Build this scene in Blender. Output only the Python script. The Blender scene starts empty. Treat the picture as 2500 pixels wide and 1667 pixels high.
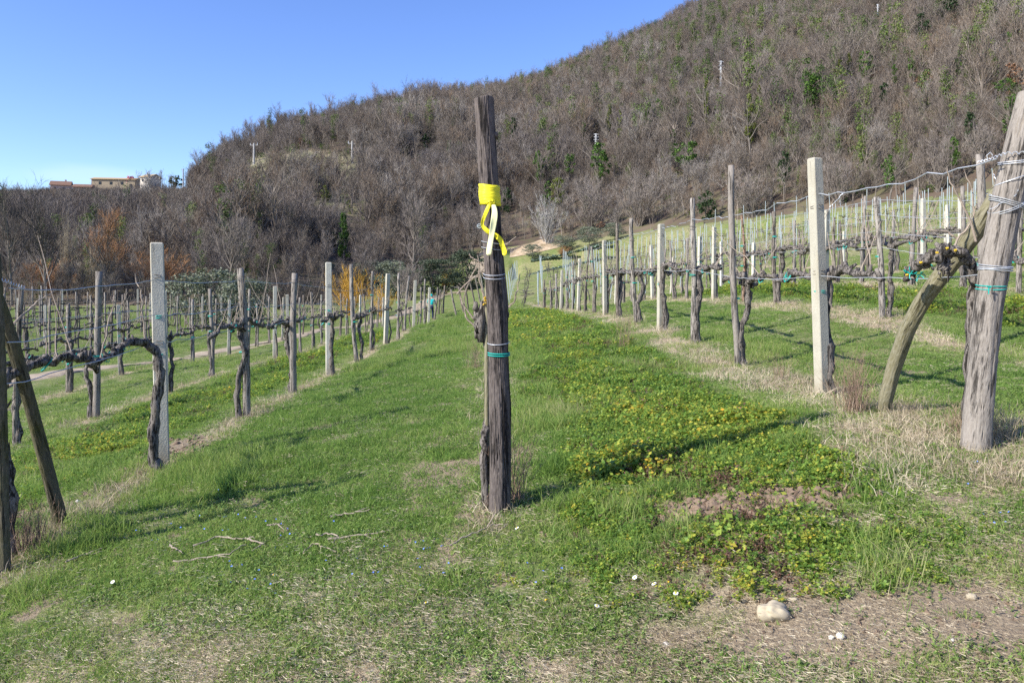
import bpy, math, random
import numpy as np
from mathutils import Vector, Matrix
R = math.radians
SC = bpy.context.scene
COL = SC.collection
F = 1907.0          # focal length in pixels of the 2500 px wide photograph
HZ = 700.0          # image row of the horizon
EYE = 1.6

# ------------------------------------------------------------------ camera
cam = bpy.data.cameras.new('camera')
cam.lens = 18.0; cam.sensor_width = 23.6; cam.sensor_fit = 'HORIZONTAL'
cam.shift_y = -(833.5 - HZ) / 2500.0
cam.clip_start = 0.05; cam.clip_end = 4000
camo = bpy.data.objects.new('camera', cam); COL.objects.link(camo)
camo.location = (0, 0, EYE); camo.rotation_euler = (R(90), 0, 0)
SC.camera = camo

# ------------------------------------------------------------------ light
SUN_AZ = math.atan2(-0.88, -0.475)      # compass style: x = sin, y = cos
SUN_EL = R(35)
w = bpy.data.worlds.new('World'); SC.world = w; w.use_nodes = True
nt = w.node_tree; nt.nodes.clear()
sky = nt.nodes.new('ShaderNodeTexSky'); sky.sky_type = 'NISHITA'; sky.sun_disc = False
sky.sun_elevation = SUN_EL; sky.sun_rotation = SUN_AZ
sky.altitude = 200; sky.air_density = 1.0; sky.dust_density = 0.25; sky.ozone_density = 4.0
bg = nt.nodes.new('ShaderNodeBackground'); bg.inputs['Strength'].default_value = 0.12
out = nt.nodes.new('ShaderNodeOutputWorld')
# a low wisp of pale cloud above the far houses
tc = nt.nodes.new('ShaderNodeTexCoord')
sub = nt.nodes.new('ShaderNodeVectorMath'); sub.operation = 'SUBTRACT'
cd = Vector((-1030 / F, 1, 270 / F)).normalized(); sub.inputs[1].default_value = cd
scl = nt.nodes.new('ShaderNodeVectorMath'); scl.operation = 'MULTIPLY'; scl.inputs[1].default_value = (13, 13, 75)
ln = nt.nodes.new('ShaderNodeVectorMath'); ln.operation = 'LENGTH'
nz = nt.nodes.new('ShaderNodeTexNoise'); nz.inputs['Scale'].default_value = 14; nz.inputs['Detail'].default_value = 4
mp = nt.nodes.new('ShaderNodeMapping'); mp.inputs['Scale'].default_value = (1, 1, 4)
ad = nt.nodes.new('ShaderNodeMath'); ad.operation = 'ADD'
mr = nt.nodes.new('ShaderNodeMapRange'); mr.inputs['From Min'].default_value = 1.75; mr.inputs['From Max'].default_value = 0.75
mr.inputs['To Max'].default_value = 0.28; mr.interpolation_type = 'SMOOTHSTEP'
mx = nt.nodes.new('ShaderNodeMix'); mx.data_type = 'RGBA'
mx.inputs[7].default_value = (4.6, 5.6, 7.6, 1)
L = nt.links.new
L(tc.outputs['Generated'], sub.inputs[0]); L(sub.outputs[0], scl.inputs[0]); L(scl.outputs[0], ln.inputs[0])
L(tc.outputs['Generated'], mp.inputs[0]); L(mp.outputs[0], nz.inputs['Vector'])
L(ln.outputs['Value'], ad.inputs[0]); L(nz.outputs[0], ad.inputs[1]); L(ad.outputs[0], mr.inputs['Value'])
hs = nt.nodes.new('ShaderNodeHueSaturation'); hs.inputs['Hue'].default_value = 0.517; hs.inputs['Saturation'].default_value = 1.14; hs.inputs['Value'].default_value = 1.26
L(sky.outputs[0], hs.inputs['Color'])
L(hs.outputs[0], mx.inputs[6]); L(mr.outputs[0], mx.inputs[0]); L(mx.outputs[2], bg.inputs['Color']); L(bg.outputs[0], out.inputs['Surface'])

sd = bpy.data.lights.new('sun', 'SUN'); sd.energy = 5.0; sd.angle = R(0.53); sd.color = (1.0, 0.95, 0.86)
so = bpy.data.objects.new('sun', sd); COL.objects.link(so)
tosun = Vector((math.sin(SUN_AZ) * math.cos(SUN_EL), math.cos(SUN_AZ) * math.cos(SUN_EL), math.sin(SUN_EL)))
so.rotation_euler = tosun.to_track_quat('Z', 'Y').to_euler(); so.location = tosun * 50
SC.view_settings.view_transform = 'Standard'; SC.view_settings.look = 'None'
SC.view_settings.exposure = 0.72; SC.view_settings.gamma = 1.0
SC.cycles.max_bounces = 4; SC.cycles.diffuse_bounces = 2; SC.cycles.transparent_max_bounces = 6
SC.cycles.use_denoising = False

# ------------------------------------------------------------------ numpy noise
_rs = np.random.RandomState(7)
_G = _rs.rand(256, 256)
def vnoise(x, y, s=1.0, o=0):
    x = np.asarray(x, float) * s + 37.3 * o + 1000.5; y = np.asarray(y, float) * s + 91.7 * o + 1000.5
    xi = np.floor(x).astype(int); yi = np.floor(y).astype(int)
    fx = x - xi; fy = y - yi; fx = fx * fx * (3 - 2 * fx); fy = fy * fy * (3 - 2 * fy)
    a = _G[xi & 255, yi & 255]; b = _G[(xi + 1) & 255, yi & 255]; c = _G[xi & 255, (yi + 1) & 255]; d = _G[(xi + 1) & 255, (yi + 1) & 255]
    return (a + (b - a) * fx) * (1 - fy) + (c + (d - c) * fx) * fy
def fbm(x, y, s=1.0, o=0, n=4):
    t = 0; a = 1; q = 0
    for k in range(n):
        t = t + a * vnoise(x, y, s * 2 ** k, o + k); q += a; a *= .55
    return t / q
def sstep(a, b, x):
    t = np.clip((np.asarray(x, float) - a) / (b - a), 0, 1); return t * t * (3 - 2 * t)

# ------------------------------------------------------------------ terrain
_tb = np.array([  # column, row of the wood's foot, its depth
 (-1200, 770, 50), (-400, 762, 60), (0, 750, 64), (300, 745, 66), (500, 745, 66), (620, 747, 68), (760, 742, 73), (880, 728, 80), (1000, 702, 90), (1130, 642, 101),
 (1250, 604, 108), (1400, 588, 106), (1600, 562, 100), (1700, 548, 96), (2000, 516, 86), (2300, 482, 77), (2480, 452, 71),
 (3000, 385, 60), (4200, 330, 50)], float)
_ts = np.array([  # skyline (ground, without trees)
 (-1200, 470, 430), (-400, 470, 420), (0, 478, 400), (200, 476, 390), (330, 474, 380), (440, 462, 360), (490, 430, 330), (540, 385, 320), (640, 338, 315),
 (740, 300, 315), (850, 280, 320), (950, 272, 330), (1080, 258, 350), (1200, 240, 380), (1300, 212, 410), (1400, 172, 440), (1500, 122, 480),
 (1600, 70, 540), (1700, 20, 600), (2000, -110, 640), (2500, -300, 660), (3200, -420, 600), (4200, -420, 500)], float)
def _zc(u, py, d): return (d * (u - 1250) / F, d, EYE - (py - HZ) * d / F)
_cp = [  # (column, row, depth) of ground seen in the photograph
 (12, 1387, 4.72), (398, 1155, 6.9), (600, 1024, 9.5), (718, 960, 12.2), (803, 918, 15.0), (872, 890, 18.3), (905, 857, 20.9), (968, 834, 27.3),
 (1009, 818, 37), (1046, 803, 46), (1222, 1258, 4.65), (1215, 1000, 7.6), (1210, 880, 12.5), (1205, 800, 22), (1203, 762, 34), (1200, 740, 46),
 (2385, 1082, 4.9), (2010, 965, 7.19), (1803, 893, 9.7), (1692, 833, 11.8), (1612, 812, 13.9), (1555, 790, 16.2), (1508, 776, 18.7),
 (1475, 771, 20.8), (1448, 763, 24), (1411, 758, 28), (1369, 762, 34), (1328, 763, 41),
 (233, 1020, 12.0), (405, 960, 14.7), (517, 915, 17.3), (672, 875, 22.6), (832, 822, 34), (900, 800, 44),
 (160, 963, 16.9), (478, 885, 24.4), (60, 918, 19), (640, 838, 34), (850, 800, 48), (1000, 765, 62), (1100, 712, 88), (1185, 690, 96),
 (2388, 852, 9.7), (2155, 772, 12.05), (1893, 747, 16.4), (1743, 730, 20.8), (2105, 692, 18.9), (2222, 698, 16.8), (1839, 702, 26.3), (2255, 662, 21.7),
 (1245, 752, 46), (1440, 725, 52), (1440, 660, 72), (1600, 640, 65), (1300, 655, 88), (1800, 620, 60), (2200, 560, 55),
 (2480, 530, 48), (100, 795, 42), (100, 765, 54), (400, 775, 54)]
_pts = [_zc(*c) for c in _cp] + [_zc(u, py, d) for u, py, d in _tb]
for X in (-30, -12, -3, 3, 12, 30):     # behind and beside the camera
    for Y in (-40, -12, -1.5, 2.6):
        _pts.append((X, Y, max(-2.2, min(4, .11 * X - .02)) + .003 * Y))
_pts = np.array(_pts)
def _tk(r2): return 0.5 * r2 * np.log(r2 + 1e-9)
def _fit(P, lam=2.0):
    n = len(P); x = P[:, :2] / 10
    K = _tk(((x[:, None] - x[None]) ** 2).sum(-1)) + np.eye(n) * lam * .01
    A = np.zeros((n + 3, n + 3)); A[:n, :n] = K; A[:n, n] = 1; A[:n, n + 1:] = x; A[n, :n] = 1; A[n + 1:, :n] = x.T
    b = np.zeros(n + 3); b[:n] = P[:, 2]
    return np.linalg.solve(A, b)
_W = _fit(_pts)
def Hnear(x, y):
    x = np.asarray(x, float) / 10; y = np.asarray(y, float) / 10
    o = _W[-3] + _W[-2] * x + _W[-1] * y
    for i in range(len(_pts)):
        o = o + _W[i] * _tk((x - _pts[i, 0] / 10) ** 2 + (y - _pts[i, 1] / 10) ** 2)
    return o
def colu(x, y):
    x = np.asarray(x, float); y = np.asarray(y, float)
    az = np.arctan2(x, y); azc = np.clip(az, -R(55), R(58))
    return 1250 + F * np.tan(azc), azc, az
def Hfar(u, d):
    db = np.interp(u, _tb[:, 0], _tb[:, 2]); yb = np.interp(u, _tb[:, 0], _tb[:, 1])
    ds = np.interp(u, _ts[:, 0], _ts[:, 2]); ys = np.interp(u, _ts[:, 0], _ts[:, 1])
    zb = EYE - (yb - HZ) * db / F; zs = EYE - (ys - HZ) * ds / F
    t = (d - db) / (ds - db)
    tt = np.clip(t, 0, 1)
    dip = np.where(u < 500, 1, 0) * 0
    z = zb + (zs - zb) * tt
    z = np.where(t > 1, zs - .45 * (d - ds) - .0008 * (d - ds) ** 2, z)
    z = np.where(t < 0, zb, z)
    return np.maximum(z, -30)
def H(x, y):
    x = np.asarray(x, float); y = np.asarray(y, float)
    u, azc, az = colu(x, y)
    r = np.hypot(x, y); d = r * np.cos(azc)
    db = np.interp(u, _tb[:, 0], _tb[:, 2])
    n = Hnear(np.clip(x, -75, 75), np.clip(y, -45, 112)); n = np.clip(n, -6, 16)
    f = Hfar(u, d)
    wob = sstep(1.1, 1.7, d / db) * (fbm(x, y, 1 / 55, 3, 3) - .5) * 16 * sstep(0, 1, (d - db) / 120)
    k = sstep(.92, 1.06, d / db)
    side = 1 - sstep(R(62), R(95), np.abs(az))
    flat = n * (1 - sstep(60, 160, r)) + (.0 * r) * sstep(60, 160, r)
    micro = ((vnoise(x, y, 1.3, 11) - .5) * .05 + (vnoise(x, y, 5, 12) - .5) * .018) * (1 - sstep(25, 60, r))
    return np.where(k * side > 0, n * (1 - k * side) + (f + wob) * k * side, flat) + micro
def h1(x, y): return float(H(np.array([x]), np.array([y]))[0])
def WX(px, d): return (px - 1250) / F * d
def WZ(py, d): return EYE - (py - HZ) * d / F
def PW(px, py, d): return Vector((WX(px, d), d, WZ(py, d)))
_dd = np.concatenate([np.arange(2, 60, .1), np.arange(60, 720, .8)])
def hit(px, py):
    """ground point seen at a pixel of the photograph"""
    z = H(WX(px, _dd), _dd); ray = EYE - (py - HZ) * _dd / F
    i = np.argmax(ray < z)
    if not (ray < z).any(): i = len(_dd) - 1
    d = float(_dd[i]); return WX(px, d), d, h1(WX(px, d), d)

# ------------------------------------------------------------------ helpers
def tag(o, label=None, cat=None, group=None, kind=None):
    if label: o['label'] = label
    if cat: o['category'] = cat
    if group: o['group'] = group
    if kind: o['kind'] = kind
    return o
def empty(name, loc=(0, 0, 0), rz=0.0):
    o = bpy.data.objects.new(name, None); COL.objects.link(o); o.location = loc; o.rotation_euler = (0, 0, rz)
    o.empty_display_size = .2
    return o
def mesh_np(name, V, Fq, Ft=None):
    me = bpy.data.meshes.new(name)
    V = np.asarray(V, np.float32); nq = 0 if Fq is None else len(Fq); ntr = 0 if Ft is None else len(Ft)
    me.vertices.add(len(V)); me.vertices.foreach_set('co', V.ravel())
    idx = []; st = []
    if nq: idx.append(np.asarray(Fq, np.int32).ravel()); st.append(np.arange(nq) * 4)
    if ntr: idx.append(np.asarray(Ft, np.int32).ravel()); st.append(nq * 4 + np.arange(ntr) * 3)
    idx = np.concatenate(idx); st = np.concatenate(st).astype(np.int32)
    me.loops.add(len(idx)); me.loops.foreach_set('vertex_index', idx)
    me.polygons.add(nq + ntr); me.polygons.foreach_set('loop_start', st)
    me.update(calc_edges=True)
    return me
class MB:
    """collects tubes, ribbons, leaves into one mesh"""
    def __init__(s): s.v = []; s.q = []; s.t = []; s.r = []
    def add(s, v, q=(), t=(), rnd=None):
        b = len(s.v); s.v.extend(v)
        s.q.extend([tuple(i + b for i in f) for f in q]); s.t.extend([tuple(i + b for i in f) for f in t])
        s.r.extend([rnd if rnd is not None else random.random()] * len(v))
    def tube(s, P, rad, n=8, rough=0.0, cap=True, rnd=None, fr=1.0, sq=False):
        P = [Vector(p) for p in P]; m = len(P)
        if not hasattr(rad, '__len__'): rad = [rad] * m
        v = []; up = None
        ph = [random.random() * 6.28 for _ in range(6)]
        for i, p in enumerate(P):
            t = (P[min(i + 1, m - 1)] - P[max(i - 1, 0)])
            if t.length < 1e-9: t = Vector((0, 0, 1))
            t.normalize()
            if up is None:
                up = Vector((0, 1, 0)) if abs(t.y) < .8 else Vector((1, 0, 0))
            a = up - t * up.dot(t)
            if a.length < 1e-6: a = Vector((1, 0, 0)) - t * t.x
            a.normalize(); b = t.cross(a); up = a
            for k in range(n):
                th = 2 * math.pi * k / n + (math.pi / 4 if sq else 0)
                q = rad[i]
                if rough:
                    q *= 1 + rough * (.5 * math.sin(2 * th + ph[0] + i * .9 * fr) + .35 * math.sin(3 * th + ph[1] - i * .7 * fr) + .5 * (random.random() - .5) + .3 * math.sin(i * 1.7 * fr + ph[2]))
                v.append(p + a * (math.cos(th) * q) + b * (math.sin(th) * q))
        q4 = [(i * n + k, i * n + (k + 1) % n, (i + 1) * n + (k + 1) % n, (i + 1) * n + k) for i in range(m - 1) for k in range(n)]
        t3 = []
        if cap:
            v.append(P[-1]); c = len(v) - 1; t3 += [((m - 1) * n + k, (m - 1) * n + (k + 1) % n, c) for k in range(n)]
            v.append(P[0]); c = len(v) - 1; t3 += [((k + 1) % n, k, c) for k in range(n)]
        s.add(v, q4, t3, rnd)
    def ribbon(s, P, w, d=None, rnd=None, taper=True):
        P = [Vector(p) for p in P]
        if d is None:
            d = Vector((random.uniform(-1, 1), random.uniform(-1, 1), random.uniform(-1, 1)))
        v = []
        m = len(P)
        for i, p in enumerate(P):
            t = P[min(i + 1, m - 1)] - P[max(i - 1, 0)]
            sd_ = t.cross(d)
            if sd_.length < 1e-8: sd_ = Vector((1, 0, 0))
            sd_.normalize(); ww = w * (1 - .8 * i / (m - 1)) if taper else w
            v += [p - sd_ * ww * .5, p + sd_ * ww * .5]
        s.add(v, [(2 * i, 2 * i + 1, 2 * i + 3, 2 * i + 2) for i in range(m - 1)], (), rnd)
    def leaf(s, p, d, nrm, l, w_, rnd=None):
        d = d.normalized(); sd_ = d.cross(nrm)
        if sd_.length < 1e-6: sd_ = Vector((1, 0, 0))
        sd_.normalize()
        s.add([p, p + d * l * .5 + sd_ * w_ * .5, p + d * l, p + d * l * .5 - sd_ * w_ * .5], [(0, 1, 2, 3)], (), rnd)
    def box(s, c, sx, sy, sz, rz=0, rnd=None):
        c = Vector(c); m = Matrix.Rotation(rz, 3, 'Z')
        v = [c + m @ Vector((x * sx / 2, y * sy / 2, z * sz / 2)) for z in (-1, 1) for x, y in ((-1, -1), (1, -1), (1, 1), (-1, 1))]
        s.add(v, [(3, 2, 1, 0), (4, 5, 6, 7), (0, 1, 5, 4), (1, 2, 6, 5), (2, 3, 7, 6), (3, 0, 4, 7)], (), rnd)
    def mesh(s, name, smooth=False):
        me = mesh_np(name, [tuple(x) for x in s.v], s.q or None, s.t or None)
        a = me.attributes.new('rnd', 'FLOAT', 'POINT'); a.data.foreach_set('value', np.array(s.r, np.float32))
        me.polygons.foreach_set('use_smooth', [bool(smooth)] * len(me.polygons))
        return me
    def build(s, name, mat, parent=None, smooth=False, loc=(0, 0, 0)):
        me = s.mesh(name, smooth); me.materials.append(mat)
        o = bpy.data.objects.new(name, me); COL.objects.link(o); o.parent = parent; o.location = loc
        return o
def copy_tree(o, parent=None):
    c = o.copy(); COL.objects.link(c); c.parent = parent
    for ch in o.children:
        copy_tree(ch, c)
    return c

# ------------------------------------------------------------------ materials
def mat(name):
    m = bpy.data.materials.new(name); m.use_nodes = True; n = m.node_tree; n.nodes.clear()
    o = n.nodes.new('ShaderNodeOutputMaterial'); b = n.nodes.new('ShaderNodeBsdfPrincipled')
    b.inputs['Roughness'].default_value = .85; b.inputs['Specular IOR Level'].default_value = .2
    n.links.new(b.outputs[0], o.inputs[0])
    return m, n, b
def nd(n, t, **k):
    x = n.nodes.new(t)
    for a, v in k.items(): setattr(x, a, v)
    return x
def mixc(n, f, a, b, mode='MIX'):
    x = nd(n, 'ShaderNodeMix', data_type='RGBA', blend_type=mode)
    for i, s in ((0, f), (6, a), (7, b)):
        if hasattr(s, 'links') or hasattr(s, 'is_linked'): n.links.new(s, x.inputs[i])
        elif isinstance(s, tuple): x.inputs[i].default_value = (*s[:3], 1)
        else: x.inputs[i].default_value = s
    return x.outputs[2]
def math2(n, op, a, b=0.0, clamp=False):
    x = nd(n, 'ShaderNodeMath', operation=op, use_clamp=clamp)
    for i, s in ((0, a), (1, b)):
        if hasattr(s, 'is_linked'): n.links.new(s, x.inputs[i])
        else: x.inputs[i].default_value = s
    return x.outputs[0]
def noise(n, scale, detail=4, vec=None, rough=.55, dist=0):
    x = nd(n, 'ShaderNodeTexNoise'); x.inputs['Scale'].default_value = scale; x.inputs['Detail'].default_value = detail
    x.inputs['Roughness'].default_value = rough; x.inputs['Distortion'].default_value = dist
    if vec is not None: n.links.new(vec, x.inputs['Vector'])
    return x.outputs[0]
def coord(n, kind='Object', scale=(1, 1, 1)):
    t = nd(n, 'ShaderNodeTexCoord'); m = nd(n, 'ShaderNodeMapping'); m.inputs['Scale'].default_value = scale
    n.links.new(t.outputs[kind], m.inputs[0]); return m.outputs[0]
def ramp(n, f, stops):
    x = nd(n, 'ShaderNodeValToRGB'); e = x.color_ramp.elements
    while len(e) < len(stops): e.new(.5)
    for i, (p, c) in enumerate(stops): e[i].position = p; e[i].color = (*c, 1)
    n.links.new(f, x.inputs[0]); return x.outputs[0]
def remap(n, v, a, b, c=0.0, d=1.0):
    x = nd(n, 'ShaderNodeMapRange'); n.links.new(v, x.inputs[0])
    for i, q in enumerate((a, b, c, d)): x.inputs[i + 1].default_value = q
    return x.outputs[0]
def bump(n, b, h, st=.5, dist=.02):
    x = nd(n, 'ShaderNodeBump'); x.inputs['Strength'].default_value = st; x.inputs['Distance'].default_value = dist
    n.links.new(h, x.inputs['Height']); n.links.new(x.outputs[0], b.inputs['Normal'])
def attr(n, name, typ='GEOMETRY', o='Fac'):
    x = nd(n, 'ShaderNodeAttribute', attribute_type=typ, attribute_name=name); return x.outputs[o]
M = {}
def foliage(name, cols, trans=.35, tint=False, rough=.6):
    """leafy stuff: colour picked per leaf by the 'rnd' attribute, per plant by 'tint' of its instance"""
    m, n, b = mat(name)
    r = attr(n, 'rnd')
    if tint == 'inst':
        t = attr(n, 'tint', 'INSTANCER')
        r = math2(n, 'ADD', math2(n, 'MULTIPLY', r, .55), math2(n, 'MULTIPLY', t, .45))
    elif tint == 'obj':
        oi = nd(n, 'ShaderNodeObjectInfo').outputs['Random']
        r = math2(n, 'ADD', math2(n, 'MULTIPLY', r, .6), math2(n, 'MULTIPLY', oi, .4))
    k = len(cols)
    c = ramp(n, r, [(i / (k - 1), cols[i]) for i in range(k)])
    n.links.new(c, b.inputs['Base Color']); b.inputs['Roughness'].default_value = rough
    if trans:
        tr = nd(n, 'ShaderNodeBsdfTranslucent'); n.links.new(c, tr.inputs[0])
        ms = nd(n, 'ShaderNodeMixShader'); ms.inputs[0].default_value = trans
        n.links.new(b.outputs[0], ms.inputs[1]); n.links.new(tr.outputs[0], ms.inputs[2])
        n.links.new(ms.outputs[0], n.nodes['Material Output'].inputs[0])
    M[name] = m; return m
def wood(name, lo, hi, hi2, crack=.35, scale=1.0, moss=None, bstr=.8, per=False):
    m, n, b = mat(name)
    c = coord(n, 'Object', (1, 1, .1))
    n1 = noise(n, 38 * scale, 5, c, .65); n2 = noise(n, 5 * scale, 4, coord(n, 'Object', (1, 1, .35)))
    n3 = noise(n, 130 * scale, 3, coord(n, 'Object', (1, 1, .25)))
    base = mixc(n, remap(n, n2, .35, .65), lo, hi)
    base = mixc(n, remap(n, n3, .3, .75), base, hi2)
    ck = remap(n, n1, crack, crack + .1, .0, 1)
    base = mixc(n, ck, tuple(x * .3 for x in lo), base)
    if moss: base = mixc(n, math2(n, 'MULTIPLY', remap(n, noise(n, 4, 4, coord(n, 'Object')), .42, .68), .8), base, moss)
    if per:
        oi = nd(n, 'ShaderNodeObjectInfo').outputs['Random']
        base = mixc(n, 1.0, base, ramp(n, oi, [(0, (.62, .57, .53)), (.5, (1, .97, .93)), (1, (1.25, 1.25, 1.27))]), 'MULTIPLY')
    n.links.new(base, b.inputs['Base Color'])
    hh = math2(n, 'ADD', math2(n, 'MULTIPLY', ck, .7), math2(n, 'MULTIPLY', n3, .5))
    bump(n, b, hh, bstr, .012)
    M[name] = m; return m
wood('dark_timber', (.042, .035, .033), (.105, .086, .079), (.16, .135, .12), .38, .8)
wood('grey_timber', (.15, .13, .11), (.235, .205, .175), (.30, .27, .235), .36, .8)
wood('post_timber', (.13, .115, .10), (.24, .215, .185), (.34, .31, .27), .40, 1.2, per=True)
wood('olive_timber', (.13, .115, .055), (.20, .18, .105), (.27, .25, .18), .33, .6)
wood('mossy_timber', (.045, .042, .028), (.10, .088, .06), (.16, .14, .10), .36, .8, moss=(.085, .085, .025))
wood('vine_bark', (.07, .06, .052), (.17, .148, .13), (.27, .24, .21), .40, 1.6, bstr=1.0)
wood('cane_bark', (.22, .17, .13), (.34, .27, .21), (.42, .35, .28), .2, 2)
wood('tree_bark', (.09, .075, .062), (.17, .145, .12), (.24, .21, .18), .3, .5)
wood('rusty_bark', (.14, .06, .03), (.42, .19, .08), (.55, .45, .36), .45, 2.2)
m, n, b = mat('concrete')
c = mixc(n, remap(n, noise(n, 6, 5, coord(n)), .3, .7), (.42, .40, .335), (.56, .54, .465))
c = mixc(n, remap(n, noise(n, 160, 2, coord(n)), .35, .6), tuple(x * .85 for x in (.47, .45, .39)), c)
c = mixc(n, math2(n, 'MULTIPLY', remap(n, noise(n, 3.3, 4, coord(n, 'Object', (3, 3, .5))), .55, .72), .5), c, (.36, .30, .2))
oi = nd(n, 'ShaderNodeObjectInfo').outputs['Random']
c = mixc(n, 1.0, c, ramp(n, oi, [(0, (.84, .82, .77)), (.5, (1.0, .98, .94)), (1, (1.15, 1.14, 1.12))]), 'MULTIPLY')
c = mixc(n, math2(n, 'MULTIPLY', remap(n, noise(n, 9, 5, coord(n, 'Object', (2, 2, .35)), .7), .60, .68), .6), c, (.20, .18, .145))
sz = nd(n, 'ShaderNodeSeparateXYZ'); tc_ = nd(n, 'ShaderNodeTexCoord'); n.links.new(tc_.outputs['Object'], sz.inputs[0])
c = mixc(n, math2(n, 'MULTIPLY', remap(n, math2(n, 'ADD', sz.outputs['Z'], math2(n, 'MULTIPLY', noise(n, 12, 3, coord(n)), .35)), .42, .15), .6), c, (.24, .19, .12))
n.links.new(c, b.inputs['Base Color']); bump(n, b, noise(n, 70, 5, coord(n)), .6, .006); M['concrete'] = m
def plain(name, col, rough=.6, metal=0.0, var=.25, sc=20):
    m, n, b = mat(name)
    c = mixc(n, noise(n, sc, 3, coord(n)), tuple(x * (1 - var) for x in col), tuple(min(1, x * (1 + var)) for x in col))
    n.links.new(c, b.inputs['Base Color']); b.inputs['Roughness'].default_value = rough; b.inputs['Metallic'].default_value = metal
    M[name] = m; return m
plain('wire', (.50, .52, .54), .42, .35)
plain('galvanised', (.40, .45, .45), .5, .2)
plain('teal_tie', (.02, .36, .30), .45)
plain('yellow_tape', (.76, .68, .03), .38, var=.2)
_y = M['yellow_tape'].node_tree; bump(_y, [x for x in _y.nodes if x.type == 'BSDF_PRINCIPLED'][0], noise(_y, 28, 3, coord(_y, 'Object', (.5, .5, 3))), .9, .006)
plain('pale_tape', (.86, .86, .46), .35, var=.1)
plain('stone', (.50, .43, .32), .9, sc=9); plain('white_stone', (.56, .52, .45), .85)
plain('lichen', (.50, .33, .03), .9)
plain('petal', (.85, .85, .83), .6, var=.04); plain('yolk', (.8, .5, .02), .7); plain('dandelion', (.85, .55, .01), .7)
plain('speedwell', (.16, .27, .80), .6, var=.1)
plain('teal_cloth', (.01, .38, .37), .8); plain('navy_cloth', (.015, .025, .06), .9); plain('skin', (.45, .26, .18), .6); plain('hair', (.03, .02, .015), .7)
plain('wall_cream', (.36, .29, .20), .9, sc=.5); plain('wall_pink', (.42, .33, .30), .9, sc=.5); plain('wall_white', (.56, .50, .42), .9, sc=.5)
plain('wall_brick', (.26, .16, .12), .9, sc=.6); plain('roof_tile', (.20, .12, .085), .9, sc=1); plain('roof_tan', (.42, .30, .16), .9, sc=1)
plain('window_dark', (.03, .035, .04), .2); plain('pole_concrete', (.36, .35, .34), .8); plain('pylon', (.62, .64, .66), .5)
m, n, b = mat('dirt_clod')
c = mixc(n, remap(n, noise(n, 30, 4, coord(n)), .3, .7), (.14, .095, .062), (.27, .20, .14)); n.links.new(c, b.inputs['Base Color']); bump(n, b, noise(n, 60, 4, coord(n)), .8, .01); M['dirt_clod'] = m
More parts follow.
